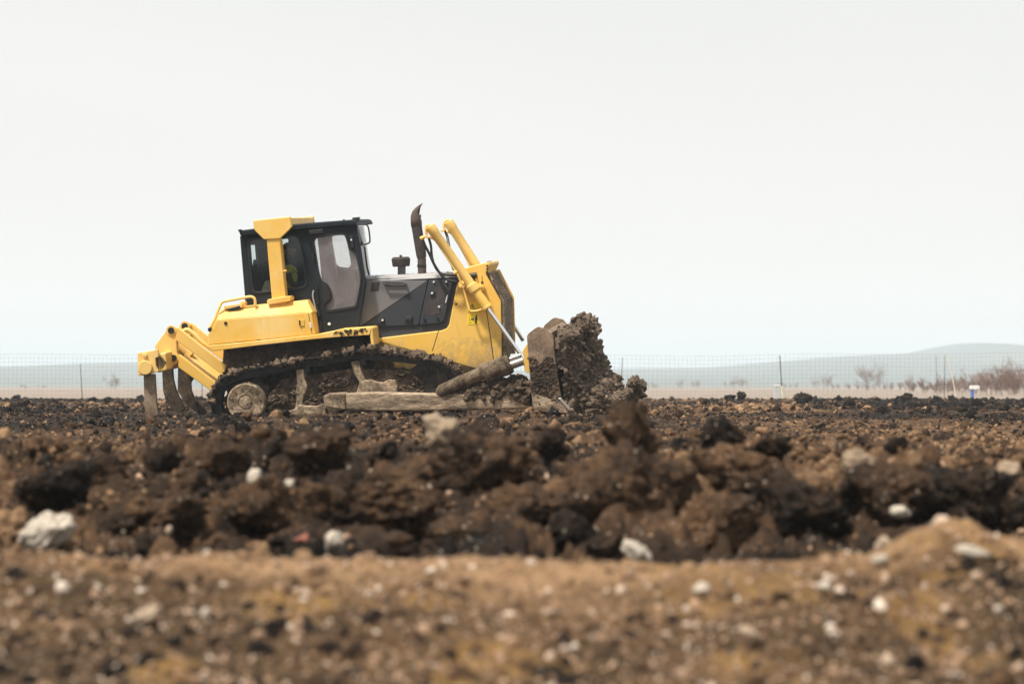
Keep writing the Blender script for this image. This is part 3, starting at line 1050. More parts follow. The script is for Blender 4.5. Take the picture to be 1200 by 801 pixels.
for side in (-1, 1):
    y0, y1 = (-1.2, -0.69) if side < 0 else (0.69, 1.2)
    mb, lk = track_mesh(y0, y1)
    tr = part('crawler_track', mb, M['track'], bevel=0.004, seg=1)
    part('track_chain', lk, M['iron'], tr, bevel=0)
    # mud caked over the shoes
    r = np.random.default_rng(60 + side)
    pts, sz = [], []
    for p, tan in shoes:
        nrm = Vector((tan.z, 0, -tan.x))
        if nrm.dot(p - cen) < 0:
            nrm = -nrm
        top = nrm.z > 0.15
        cake = r.uniform(0.25, 1.35)
        for k in range(16 if top else 5):
            q = p + tan * r.uniform(-0.1, 0.1) + nrm * (r.uniform(-0.015, 0.045) * cake if top else r.uniform(-0.01, 0.02))
            pts.append((q.x, r.uniform(y0 - 0.01, y1), q.z))
            sz.append(0.018 + 0.045 * r.uniform() ** 1.8 if top else r.uniform(0.010, 0.026))
    v, f, _ = clods_on(pts, sz, 70 + side, 3, 1.9)
    np_mesh('caked_mud', v, f, M['mud'], parent=tr)

    # roller frame filled with packed mud
    o = 0.0
    ya, yb = (-1.06, -0.75) if side < 0 else (0.75, 1.06)
    mb = MB()
    mb.prism(TT([(316, 462), (330, 444), (360, 440), (412, 432), (470, 432), (494, 440), (494, 484), (400, 493), (318, 502)], -1.06), ya, yb)
    fr = part('roller_frame', mb, M['mud_dark'], bevel=0.03)
    if side < 0:
        gu, gv = 300, 110
        PXg = np.linspace(314, 497, gu)
        lo = np.interp(PXg, [314, 330, 360, 412, 470, 486, 497], [462, 447, 441, 433, 432, 435, 446])
        hi = np.interp(PXg, [314, 400, 497], [503, 494, 485])
        G = np.zeros((gv, gu, 3))
        for i_ in range(gu):
            a_, b_ = np.array(T3(PXg[i_], lo[i_], -1.06)), np.array(T3(PXg[i_], hi[i_], -1.06))
            tt = np.linspace(0, 1, gv)[:, None]
            G[:, i_] = a_ * (1 - tt) + b_ * tt
        g = G.reshape(-1, 3)
        q = g * np.array((1, 1, 1.3))
        dsp = 0.09 * (fbm3(q * 2.6, 4, 3) - 0.5) + 0.07 * (cell3(q * 4.5, 5) - 0.4) + 0.045 * (cell3(q * 11, 6) - 0.4) + 0.025 * (cell3(q * 26, 7) - 0.4)
        g = g.copy()
        g[:, 1] = -1.075 - dsp
        ii = np.arange(gu * gv).reshape(gv, gu)
        np_mesh('packed_mud', g, np.stack([ii[:-1, :-1], ii[:-1, 1:], ii[1:, 1:], ii[1:, :-1]], -1).reshape(-1, 4), M['mud_dark'], parent=fr)
    # carrier roller brackets and rollers
    yo = -1.13 if side < 0 else 0.80
    for brk, rc in (([(346.5, 433.5), (355.5, 432.5), (357, 443), (360, 452), (359, 456), (355.5, 466), (354, 478), (345.5, 480), (347.5, 466), (346.5, 459), (348, 449)], (359.5, 433.5)),
                    ([(411, 424), (420.5, 422), (423, 434), (428, 445), (436, 447), (438, 459), (418, 459.5), (421, 448), (415, 438)], (425, 424.5))):
        mb = MB()
        mb.prism(TT(brk, -1.13), yo, yo + 0.28)
        b = part('roller_bracket', mb, M['mud_pale'], fr, bevel=0.015)
        mb = MB()
        x, z = T(rc[0], rc[1], -1.05)
        mb.tube([(x, yo + 0.05, z), (x, yo + 0.33, z)], 0.055, 20)
        part('carrier_roller', mb, M['iron'], fr, bevel=0.006)
    mb = MB()
    mb.prism(TT([(322, 488), (326, 484), (346, 479), (350, 474), (360, 475), (371, 475.5), (377, 472.5), (382, 478), (382, 494), (322, 500)], -1.16), yo - 0.03, yo + 0.25)
    mb.prism(TT([(421, 448), (427, 445.5), (434, 444.5), (441, 447), (449, 448), (455, 444.5), (463.5, 445), (466, 452), (465, 462), (417, 462)], -1.14), yo - 0.01, yo + 0.25)
    part('track_guard', mb, M['mud_pale'], fr, bevel=0.02)

    # drive sprocket and its hub
    x, z = T(287.4, 471.5, -1.2)
    yh = (-1.215, -0.72) if side < 0 else (0.72, 1.215)
    mb = MB()
    nt_ = 13
    ring = []
    for k in range(nt_ * 4):
        a = 2 * math.pi * k / (nt_ * 4)
        rr = 0.40 if k % 4 in (0, 1) else 0.35
        ring.append((x + rr * math.cos(a), z + rr * math.sin(a)))
    mb.prism(ring, side * 0.93 - 0.03, side * 0.93 + 0.03)
    sp = part('drive_sprocket', mb, M['track'], bevel=0.008)
    mb = MB()
    yy = side * 1.0
    prof = [(0.30, 0.0), (0.30, 0.10), (0.285, 0.165), (0.265, 0.175), (0.255, 0.17), (0.118, 0.172), (0.112, 0.160), (0.100, 0.160), (0.094, 0.176), (0.085, 0.181), (0.0, 0.183)]
    seg = 48
    vs, fs = [], []
    for j, (rr, dy) in enumerate(prof):
        for k in range(seg):
            a = 2 * math.pi * k / seg
            vs.append((x + rr * math.cos(a), yy + side * dy, z + rr * math.sin(a)))
    for j in range(len(prof) - 1):
        for k in range(seg):
            k2 = (k + 1) % seg
            fs.append((j * seg + k, j * seg + k2, (j + 1) * seg + k2, (j + 1) * seg + k))
    mb.add(vs, fs)
    for k in range(12):
        a = 2 * math.pi * (k + 0.3) / 12
        bx, bz = x + 0.225 * math.cos(a), z + 0.225 * math.sin(a)
        mb.tube([(bx, yy + side * 0.16, bz), (bx, yy + side * 0.19, bz)], 0.016, 6)
    part('final_drive_hub', mb, M['mud_pale'], sp, bevel=0, angle=50)

    # idler wheel
    x, z = T(502, 453, -1.0)
    mb = MB()
    for w0, w1, rr in ((-0.11, 0.11, 0.33), (-0.05, 0.05, 0.37)):
        mb.tube([(x, side * 0.95 + w0, z), (x, side * 0.95 + w1, z)], rr, 40)
    part('idler_wheel', mb, M['track'], bevel=0.015)

# ---- hull between the tracks
mb = MB()
mb.prism(TT([(262, 404), (270, 396), (440, 396), (560, 430), (548, 468), (500, 478), (300, 484), (272, 468), (260, 436)], -0.6), -0.6, 0.6)
part('hull', mb, M['mud_dark'], bevel=0.02)

# ---- ripper
rp_e = bpy.data.objects.new('ripper', None)
C.objects.link(rp_e)
rp_e.parent = dozer
YM = M['yellow_worn']
for side in (-1, 1):
    dx, dy_ = (0, 0) if side < 0 else (16, -5)
    yb = -0.62 if side < 0 else 0.50
    mb = MB()
    br = [(181.5, 405), (184.5, 400.5), (193.5, 388.5), (196, 384.5), (200, 382.5), (205.5, 383.5), (208, 386), (207.2, 401), (207.5, 412), (210, 418), (208.5, 424.5), (203, 428.5), (189.5, 436), (184, 428)]
    mb.prism(TT([(a + dx, b + dy_) for a, b in br], yb), yb, yb + 0.12)
    b = part('ripper_bracket', mb, YM, rp_e, bevel=0.015)
    for pn in ((200.7, 387), (203.7, 419.3)):
        mb = MB()
        x, z = T(pn[0] + dx, pn[1] + dy_, yb)
        mb.tube([(x, yb - 0.03, z), (x, yb + 0.15, z)], 0.05, 20)
        part('pivot_pin', mb, M['iron'], b, bevel=0.006)
        mb = MB()
        mb.tube([(x, yb - 0.012, z), (x, yb, z)], 0.078, 24)
        part('pin_boss', mb, YM, b, bevel=0.004)
    ya = -0.66 if side < 0 else 0.54
    mb = MB()
    up = [(206.5, 383.5), (209, 384), (265.5, 428.5), (263, 436), (258, 437), (206.8, 399)]
    mb.prism(TT([(a + dx, b + dy_) for a, b in up], ya), ya, ya + 0.10)
    part('upper_link', mb, YM, rp_e, bevel=0.012)
    mb = MB()
    lo = [(209, 415), (212, 417), (253, 448.5), (250, 458), (246, 457), (209, 430.5)]
    mb.prism(TT([(a + dx, b + dy_) for a, b in lo], ya), ya, ya + 0.12)
    part('lower_arm', mb, YM, rp_e, bevel=0.012)
mb = MB()
a = [T3(214, 417.5, -0.52), T3(254, 447, -0.52), T3(254, 450, -0.52), T3(214, 420.5, -0.52)]
b = [T3(228, 401, 0.50), T3(267, 431, 0.50), T3(267, 434, 0.50), T3(228, 404, 0.50)]
mb.loft(a, b)
part('arm_web_plate', mb, M['yellow'], rp_e, bevel=0.006)
mb = MB()
p0, p1 = T3(209, 401, -0.2), T3(224, 417, -0.2)
mb.tube([p0, p1], 0.09, 20)
mb.tube([p0 - (p1 - p0) * 0.2, p0], 0.06, 16)
mb.tube([p1, p1 + (p1 - p0) * 1.2], 0.035, 14)
part('lift_ram', mb, YM, rp_e, bevel=0.008)
mb = MB()
mb.tube(smooth_path([T3(213, 390, 0.2), T3(219, 386, 0.2), T3(227, 391, 0.2), T3(236, 400, 0.2), T3(247, 408, 0.2)], 6), 0.032, 10)
part('ripper_pipe', mb, M['yellow'], rp_e, bevel=0)
# tool beam with its end plates
mb = MB()
mb.prism(TT([(183, 415), (195, 412), (196, 434), (184, 437)], -1.0), -1.0, 1.0)
beam = part('tool_beam', mb, YM, rp_e, bevel=0.03)
for side in (-1, 1):
    yb = -1.06 if side < 0 else 0.98
    mb = MB()
    mb.prism(TT([(161.2, 413.5), (176, 411), (185, 408.8), (185.6, 418), (182, 419.5), (182.5, 428), (186, 435), (176, 438), (162, 440.5)], -1.06), yb, yb + 0.08)
    ep = part('end_plate', mb, YM, beam, bevel=0.01)
    mb = MB()
    x, z = T(170.7, 430.5, -1.06)
    mb.tube([(x, yb - 0.05 if side < 0 else yb + 0.13, z), (x, yb + 0.04, z)], 0.108, 28)
    x, z = T(170.3, 416.3, -1.06)
    mb.tube([(x, yb - 0.035 if side < 0 else yb + 0.11, z), (x, yb + 0.04, z)], 0.036, 16)
    part('shank_pin', mb, YM, beam, bevel=0.012)
mb = MB()
x, z = T(187, 425, -0.9)
mb.tube([(x, -1.0, z), (x, -0.62, z)], 0.13, 28)
part('beam_tube', mb, M['rust'], beam, bevel=0.02)
for shp, Y in (([(168, 438), (181.5, 438), (183.5, 474), (186, 486), (171, 490), (169, 474)], -0.98),
               ([(189.5, 430), (202, 428), (203, 444), (206, 456), (212, 470), (217, 481), (206, 484), (195, 472), (191, 458)], -0.06),
               ([(208.5, 424), (222, 434), (227, 443), (223.5, 448), (224, 457), (228, 467), (243, 483), (236, 487), (218, 474), (208, 458)], 0.9)):
    mb = MB()
    mb.prism(TT(shp, Y), Y, Y + 0.075)
    part('ripper_shank', mb, M['blade'] if Y < -0.5 else M['mud_dark'], rp_e, bevel=0.01)

# ---- fenders with the tank boxes
for side in (-1, 1):
    fe = None
    YO, YI = -1.13, -0.93
    low = [(244, 404.4), (243.5, 392), (245.3, 389), (254, 374.5), (359, 366), (365, 366), (369.5, 391.5)]
    top = [(258.5, 362.5), (264, 360.8), (298, 357.6), (343, 353), (358, 351.2), (361, 351.6), (365, 366)]
    m = lambda y: y if side < 0 else -y
    mb = MB()
    l3 = TT(low, YO)
    # lower, upright part
    pts = [(x, m(YO), z) for x, z in l3]
    inner = [(x, m(-0.62), z) for x, z in l3]
    mb.loft(pts, inner)
    tankb = part('fuel_tank', mb, M['yellow'], bevel=0.015)
    mb = MB()
    a0 = TT([(245.5, 389), (254, 374.5), (359, 366), (366.5, 366)], YO)
    a1 = TT([(251, 377), (259, 362.5), (264, 360.6), (343, 353), (360, 351.2)], YI)
    vs = [(a0[0][0], m(YO), a0[0][1]), (a0[1][0], m(YO), a0[1][1]), (a0[2][0], m(YO), a0[2][1]), (a0[3][0], m(YO), a0[3][1]),
          (a1[4][0], m(YI), a1[4][1]), (a1[3][0], m(YI), a1[3][1]), (a1[2][0], m(YI), a1[2][1]), (a1[1][0], m(YI), a1[1][1]), (a1[0][0], m(YI), a1[0][1])]
    vb = [(x, m(-0.62), z) for x, _, z in vs]
    n = len(vs)
    mb.add(vs + vb, [(0, 1, 7, 8), (1, 2, 3, 4, 5, 6, 7)] + [tuple(range(2 * n - 1, n - 1, -1))] + [(i, i + n, (i + 1) % n + n, (i + 1) % n) for i in range(n)])
    part('tank_top', mb, M['yellow'], tankb, bevel=0.012)
    if side < 0:
        for nm, poly, Y, mat in (('hatch_latch', [(350.5, 374.5), (356.5, 374), (357, 381.5), (351, 382)], YO, 'yellow_worn'),
                                 ('latch_slot', [(350.3, 375), (351.8, 375), (352.2, 381), (350.8, 381.2)], YO - 0.012, 'ink'),
                                 ('reflector', [(362.5, 378), (364.5, 377.6), (365.5, 384), (363.5, 384.3)], YO, 'white')):
            mb = MB()
            mb.prism(TT(poly, Y), Y - 0.012, Y + 0.01)
            part(nm, mb, M[mat], tankb, bevel=0.003)
        mb = MB()
        x, z = T(264.5, 378.5, YO)
        mb.tube([(x, YO - 0.012, z), (x, YO + 0.02, z)], 0.025, 14)
        part('tank_plug', mb, M['iron'], tankb, bevel=0.003)
        mb = MB()   # seams of the tank panels
        for s in ([(244.5, 404), (262, 402.5), (288, 400), (288, 401), (262, 403.6), (244.5, 405)], [(301, 398.7), (304.5, 398), (304, 400), (301, 400)],
                  [(361.2, 367), (361.8, 367), (366, 391), (365.4, 391)]):
            mb.prism(TT(s, YO), YO - 0.003, YO + 0.01)
        part('panel_seam', mb, M['iron'], tankb, bevel=0)
        mb = MB()
        mb.prism(TT([(262.5, 358.5), (284, 355.5), (285, 360), (263, 362.5)], -0.98), -1.0, -0.8)
        mb.prism(TT([(282, 353), (288, 353), (288.5, 360), (282, 360.5)], -0.9), -0.93, -0.8)
        part('filler_cover', mb, YM, tankb, bevel=0.01)
        mb = MB()
        mb.prism(TT([(265, 362), (281, 358), (282, 361.6), (268, 364)], -1.0), -1.012, -0.95)
        part('filler_cap', mb, M['iron'], tankb, bevel=0.008)
    mb = MB()
    mb.tube(smooth_path([T3(246.2, 384, YO) if side < 0 else T3(246.2, 384, YO), T3(252, 373, -1.05), T3(257.5, 361), ] if False else
                        [Vector((p.x, m(p.y), p.z)) for p in (T3(245.5, 384.5, -1.08), T3(252, 372.5, -1.05), T3(257.5, 359, -1.02), T3(260.5, 354, -1.0), T3(268, 352, -1.0), T3(284, 349, -1.0), T3(293, 347.5, -1.0), T3(297.5, 349, -1.0), T3(299, 353, -1.0), T3(299, 358, -1.0))], 6), 0.021, 10)
    hr = part('handrail', mb, M['yellow'], bevel=0)
    mb = MB()
    q = T3(246.5, 386, -1.1)
    mb.tube([(q.x, m(-1.13), q.z), (q.x, m(-1.04), q.z)], 0.035, 12)
    part('rail_foot', mb, M['iron'], hr, bevel=0.004)
    # fender plate and its front step
    mb = MB()
    mb.prism(TT([(243.5, 404.6), (300, 399.3), (369, 391.8), (386, 388.6), (400, 385.2), (434.5, 383.2), (435, 386), (433, 392.5), (400, 394.5), (372, 397), (300, 405), (250, 411.2), (246, 409.5)], -1.16),
             m(-1.16), m(-0.56))
    fd = part('fender', mb, M['yellow'], bevel=0.012)
    mb = MB()
    mb.prism(TT([(433, 384.5), (436.5, 384), (438.5, 404), (435, 404.5)], -1.14), m(-1.15), m(-0.6))
    part('fender_stay', mb, YM, fd, bevel=0.008)
    if side < 0:
        mb = MB()
        r = np.random.default_rng(5)
        pts, sz = [], []
        for k in range(60):
            px = r.uniform(391, 430)
            x, z = T(px, np.interp(px, [391, 430], [390.5, 387]) + r.normal(0, 1.6), -1.165)
            pts.append((x, -1.163, z))
            sz.append(r.uniform(0.006, 0.022))
        v, f, _ = clods_on(pts, sz, 91, 2)
        np_mesh('dried_splash', v, f, M['mud_dark'], parent=fd)

# ---- roll-over bar
for side in (-1, 1):
    pass
mb = MB()
Yp = -0.98
mb.prism(TT([(312.2, 279), (328, 278.6), (335, 350), (318.6, 352)], Yp), Yp, Yp + 0.2)
Yf = 0.80
mb2 = MB()
mb2.prism([(x, z) for x, z in TT([(312.2, 279), (328, 278.6), (335, 350), (318.6, 352)], Yp)], Yf, Yf + 0.2)
rb_e = bpy.data.objects.new('rollover_bar', None)
C.objects.link(rb_e)
rb_e.parent = dozer
part('post', mb, M['yellow'], rb_e, bevel=0.015)
part('post', mb2, M['yellow'], rb_e, bevel=0.015)
head = [(296.3, 258.2), (318, 256), (340, 253.8), (341.6, 266), (339, 269), (328, 279.6), (309.2, 280.6), (299, 270.5), (297.5, 268)]
mb = MB()
mb.prism(TT(head, Yp - 0.02), Yp - 0.02, Yp + 0.05)
hd = part('post_head', mb, M['yellow'], rb_e, bevel=0.012)
mb = MB()
mb.prism(TT(head, Yp - 0.02), Yf + 0.15, Yf + 0.22)
part('post_head', mb, M['yellow'], rb_e, bevel=0.012)
mb = MB()
mb.prism(TT([(310, 258), (339.8, 255), (341, 266), (312, 268)], Yp), Yp + 0.05, Yf + 0.15)
part('cross_beam', mb, M['yellow'], rb_e, bevel=0.015)
for Y in (Yp - 0.05, Yf - 0.05):
    mb = MB()
    mb.prism(rounded(TT([(312.6, 350.8), (340.5, 346.2), (341, 352.8), (313, 357.4)], Yp - 0.05), 0.04), Y, Y + 0.3)
    part('foot_flange', mb, M['yellow'], rb_e, bevel=0.012)
    mb = MB()
    mb.prism(TT([(318.5, 356), (335, 353), (336, 358), (319, 360)], Yp), Y + 0.06, Y + 0.24)
    part('post_socket', mb, YM, rb_e, bevel=0.01)
mb = MB()
x, z = T(332.5, 317.5, Yp)
mb.tube([(x, Yp, z), (x + 0.05, Yp - 0.02, z)], 0.014, 8)
part('lamp_hook', mb, M['yellow'], rb_e, bevel=0)

# ---- cab
cab = bpy.data.objects.new('cab', None)
C.objects.link(cab)
cab.parent = dozer
YC = -0.72
quarter = [(281, 276.5), (365.5, 267.2), (369.5, 300), (374.5, 345), (379.5, 393), (289, 397), (287, 348)]
rearwin = rounded([(288.5, 280), (350.3, 274.2), (356, 300), (360.8, 337), (294.5, 345)], 8, 5)
mb = MB()
mb.plate(TT(quarter, YC), [TT(rearwin, YC)], YC, YC + 0.05)
part('side_panel', mb, M['dark'], cab, bevel=0.008)
mb = MB()
mb.plate(TT(rearwin, YC - 0.015), [TT(scale_loop(rearwin, 0.93), YC - 0.015)], YC - 0.015, YC + 0.03)
part('window_gasket', mb, M['black'], cab, bevel=0.006)
mb = MB()
mb.prism(TT(scale_loop(rearwin, 0.95), YC), YC + 0.005, YC + 0.011)
part('side_window', mb, M['glass_dark'], cab, bevel=0)
door = [(363.5, 269.5), (380, 267), (418.2, 263.8), (421.5, 283), (425, 306), (428.5, 328), (420.5, 384), (377.5, 391), (372, 345), (367, 300)]
dglass = rounded([(367.3, 281), (370.5, 277), (384, 275), (404, 273.5), (406.5, 281), (409.2, 291.5), (417, 297), (420, 307), (423.2, 323), (422.8, 333), (417.5, 359.5), (384, 364.8), (380.5, 361), (383, 356), (388.8, 352), (388.5, 346), (387, 339), (383.3, 333), (376.5, 329.5), (373, 318)], 3, 3)
YD = YC - 0.03
mb = MB()
mb.plate(TT(door, YD), [TT(dglass, YD)], YD, YD + 0.05)
dr = part('door', mb, M['dark'], cab, bevel=0.012)
mb = MB()
gin = scale_loop(dglass, 0.985)
mb.plate(TT(scale_loop(dglass, 1.025), YD - 0.012), [TT(scale_loop(dglass, 0.965), YD - 0.012)], YD - 0.012, YD + 0.02)
part('door_gasket', mb, M['black'], cab, bevel=0.005)
mb = MB()
mb.prism(TT(scale_loop(dglass, 0.99), YD + 0.02), YD + 0.02, YD + 0.026)
part('door_glass', mb, M['glass_door'], cab, bevel=0)
mb = MB()   # latch housing, upper hinge block, lock button
mb.prism(TT(rounded([(376.5, 331), (383, 334), (386.5, 340), (388, 350), (382.5, 354), (379.5, 357), (378, 346)], 2), YD), YD - 0.02, YD + 0.01)
mb.prism(TT(rounded([(409.5, 277), (413.5, 276.5), (415.5, 290), (411.5, 291)], 1), YD), YD - 0.025, YD + 0.01)
part('door_latch', mb, M['iron'], cab, bevel=0.008)
mb = MB()
for cx, cy, rr in ((386, 379.3, 0.022), (412, 281, 0.014)):
    x, z = T(cx, cy, YD)
    mb.tube([(x, YD - 0.03, z), (x, YD, z)], rr, 14)
part('lock_button', mb, M['white'], cab, bevel=0.003)
mb = MB()
for py in (300, 338, 352, 366, 380, 387):
    px = np.interp(py, [269, 391], [364, 376.8])
    x, z = T(px, py, YD)
    mb.tube([(x, YD - 0.025, z - 0.05), (x, YD - 0.025, z + 0.05)], 0.018, 8)
part('door_hinge', mb, M['iron'], cab, bevel=0)
mb = MB()
mb.prism(TT([(362, 270), (379, 268.2), (379.5, 273), (363, 274.5)], YD - 0.03), YD - 0.05, YD + 0.01)
part('door_runner', mb, M['iron'], cab, bevel=0.006)
mb = MB()
mb.tube(smooth_path([T3(367.5, 340, YD - 0.05), T3(366.5, 346, YD - 0.06), T3(368.5, 356, YD - 0.06), T3(371, 366, YD - 0.05)], 5), 0.012, 8)
part('grab_handle', mb, M['steel'], cab, bevel=0)
# far side
YR = 0.66
quarter_l = TT(quarter, YC)
mb = MB()
far_q = TT([(301, 276), (388, 266), (396, 390), (307, 396)], YR)
mb.plate(far_q, [TT(rounded([(325, 281), (337.5, 279.5), (338.5, 291), (333, 294), (326, 296)], 1.5), YR), TT(rounded([(362.5, 275), (371.5, 274), (373.5, 292), (377.5, 331), (369, 333)], 2), YR)], YR, YR + 0.05)
part('side_panel', mb, M['dark'], cab, bevel=0.006)
mb = MB()
far_d = TT([(387.6, 266), (419.5, 264), (426, 292), (430, 326), (424, 384), (394, 390)], YR)
mb.plate(far_d, [TT(rounded([(388, 277), (404.5, 272.5), (407, 285), (411.5, 309.5), (408.5, 313.8), (397, 312.5), (393.5, 309)], 2), YR)], YR, YR + 0.05)
part('door', mb, M['mauve'], cab, bevel=0.006)
mb = MB()   # inner pillar cover facing the near door
mb.prism(TT([(372, 275), (387, 273), (394.5, 318), (399, 364), (381, 366), (376, 320)], 0.56), 0.56, 0.64)
part('pillar_cover', mb, M['mauve'], cab, bevel=0.02)
mb = MB()
mb.prism(TT([(392, 330), (398, 318), (413, 314), (424, 316), (426, 372), (384, 374), (384, 366)], 0.15), 0.15, 0.6)
part('side_console', mb, M['mauve'], cab, bevel=0.03)
# rear wall: panel, sill, and the window bars round its opening
xq0, zq0 = T(281, 277, YC)
xq1, zq1 = T(287, 349, YC)
xq2, zq2 = T(289, 396, YC)
zw0 = T(296, 320, 0.1)[1]
zw1 = T(296, 287, 0.1)[1]
def rx(z):
    return float(np.interp(z, [zq2, zq1, zq0], [xq2, xq1, xq0]))
mb = MB()
for za, zb, y0, y1 in ((zq2, zw0, YC + 0.05, YR), (zw1, zq0, YC + 0.05, YR), (zw0, zw1, YC + 0.05, -0.18), (zw0, zw1, 0.36, YR)):
    mb.prism([(rx(za), za), (rx(za) + 0.05, za), (rx(zb) + 0.05, zb), (rx(zb), zb)], y0, y1)
part('rear_wall', mb, M['dark'], cab, bevel=0.004)
# front: dashboard wall, slim pillars, windscreen
xa, za = T(427, 328, -0.62)
xb, zb = T(420, 386, -0.62)
xt, zt = T(417.5, 265, -0.62)
mb = MB()
mb.prism([(xb - 0.1, zb), (xb - 0.03, zb), (xa - 0.02, za - 0.02), (xa - 0.1, za)], -0.68, 0.6)
part('dashboard_wall', mb, M['dark'], cab, bevel=0.006)
for y in (-0.70,):
    mb = MB()
    mb.prism([(xa - 0.06, za), (xa + 0.012, za), (xt + 0.02, zt), (xt - 0.05, zt)], y, y + 0.05)
    part('front_pillar', mb, M['dark'], cab, bevel=0.008)
mb = MB()
mb.prism([(xa + 0.0, za - 0.02), (xa + 0.008, za - 0.02), (xt + 0.012, zt), (xt + 0.004, zt)], -0.645, 0.05)
part('windscreen', mb, M['glass'], cab, bevel=0)
mb = MB()
mb.tube([T3(426.5, 289, -0.5), T3(427.5, 291, -0.5), T3(430, 312, -0.45), T3(432.5, 322, -0.4), T3(435, 326.5, -0.3)], 0.013, 8)
part('windscreen_wiper', mb, M['iron'], cab, bevel=0)
# roof
mb = MB()
mb.prism(TT([(279.5, 271), (281.5, 269.8), (320, 265), (362, 261), (412, 257.3), (416.5, 258), (419.2, 263.5), (380, 267), (362, 268.4), (282, 277)], -0.8), -0.8, 0.70)
part('roof', mb, M['dark'], cab, bevel=0.025, seg=3)
mb = MB()
mb.prism(TT([(353.5, 263), (358, 262.6), (358.5, 267.5), (354, 268)], -0.84), -0.84, -0.78)
mb.prism(TT([(279, 269), (282.5, 268.6), (282.5, 271), (279, 271.4)], -0.82), -0.82, -0.74)
part('roof_bracket', mb, M['dark'], cab, bevel=0.006)
mb = MB()
x, z = T(415, 257.5, -0.6)
mb.box((x - 0.02, -0.65, z - 0.02), (x + 0.08, -0.5, z + 0.035))
x, z = T(403, 258, -0.4)
mb.tube([(x, -0.4, z - 0.04), (x, -0.4, z + 0.015)], 0.02, 8)
part('roof_lamp', mb, M['iron'], cab, bevel=0.008)
# floor and ceiling lining, seat
mb = MB()
xf, zf = T(291, 388, YC)
xg, zg = T(419, 380, YC)
mb.prism([(xf, zf - 0.06), (xg, zf - 0.06), (xg, zf), (xf, zf)], YC + 0.06, YR - 0.02)
part('cab_floor', mb, M['dark'], cab, bevel=0.004)
mb = MB()
mb.prism(TT(rounded([(306, 312), (309, 303), (317, 302), (321, 312), (328, 346), (350, 350), (352, 358), (350, 364), (322, 366), (316, 352)], 3), -0.25), -0.25, 0.25)
seat = part('seat', mb, M['seat'], cab, bevel=0.05, seg=3)
mb = MB()
mb.prism(TT(rounded([(295, 318), (297, 303), (302, 313), (308, 324), (309, 345), (296, 345)], 2), -0.5), -0.5, -0.35)
part('cab_locker', mb, M['seat'], cab, bevel=0.02)
mb = MB()
mb.prism(TT(rounded([(307, 340), (311, 329), (317, 328), (318, 346), (307, 346)], 2), -0.55), -0.6, -0.45)
part('parcel', mb, M['cane'], cab, bevel=0.03)
mb = MB()
mb.tube([T3(381, 350, -0.1), T3(384, 338, -0.1)], 0.02, 8)
x = T3(384.3, 336, -0.1)
mb.tube([x, x + Vector((0.02, 0, 0.07))], 0.04, 10)
part('control_lever', mb, M['seat'], cab, bevel=0)
# mirror
mb = MB()
mb.tube([Vector(p) for p in smooth_path([T3(417.5, 264.3, -0.70), T3(420, 270, -0.74), T3(423, 281, -0.74), T3(425, 287, -0.70)], 5)], 0.016, 8)
mb.tube(smooth_path([T3(418, 263.8, -0.8), T3(424, 263.2, -0.8), T3(429.5, 263.5, -0.8), T3(432, 268, -0.8), T3(433.5, 281, -0.8), T3(432, 284.8, -0.8), T3(424, 287, -0.78), T3(422.5, 285, -0.75)], 6), 0.012, 8)
part('mirror_frame', mb, M['iron'], cab, bevel=0)
mb = MB()
mb.prism(TT([(418.5, 266.5), (421, 266.5), (424, 283), (421.8, 284)], -0.77), -0.79, -0.77)
part('mirror', mb, M['glass'], cab, bevel=0.003)

# ---- engine body
YB = -0.60
mb = MB()
mb.prism(TT([(421, 327.5), (441, 326.5), (520, 324), (536, 322.5), (546, 326), (560, 380), (545, 438), (430, 438), (420, 400)], -0.54), -0.54, 0.54)
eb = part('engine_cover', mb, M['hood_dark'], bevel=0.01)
mb = MB()
body = [(436, 397), (480, 391.6), (517, 387.2), (523.5, 384.5), (526.5, 379.5), (531, 355), (537.5, 324), (541, 318.2), (545, 314.5), (551, 312), (572.8, 306.8), (574.2, 310), (570, 319.5), (569.8, 321.5), (587, 352.5), (588.4, 419), (581, 436), (548, 447), (437, 447)]
mb.prism(TT(body, YB), YB, -YB)
nose = part('nose_guard', mb, M['yellow_dirty'], eb, bevel=0.016)
# chamfered bonnet top
mb = MB()
t0, t1 = TT([(428, 328.6), (541, 323)], -0.565), TT([(429, 324.2), (541, 318.3)], -0.48)
prof = lambda e0, e1: [(e0[0], -0.565, e0[1]), (e0[0], -0.565, e0[1] + 0.0), (e1[0], -0.48, e1[1]), (e1[0], 0.48, e1[1]), (e0[0], 0.565, e0[1])]
a = [(t0[0][0], -0.565, t0[0][1] - 0.02), (t1[0][0], -0.48, t1[0][1]), (t1[0][0], 0.48, t1[0][1]), (t0[0][0], 0.565, t0[0][1] - 0.02)]
b = [(t0[1][0], -0.565, t0[1][1] - 0.02), (t1[1][0], -0.48, t1[1][1]), (t1[1][0], 0.48, t1[1][1]), (t0[1][0], 0.565, t0[1][1] - 0.02)]
mb.loft(a, b)
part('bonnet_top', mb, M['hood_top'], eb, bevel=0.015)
mb = MB()
for px in (432, 437, 441, 465, 482, 487, 504, 510, 525):
    x, z = T(px, np.interp(px, [429, 541], [324, 318.4]), -0.45)
    mb.tube([(x, -0.45, z - 0.01), (x, -0.45, z + 0.02)], 0.016, 8)
part('bonnet_bolt', mb, M['white'], eb, bevel=0)
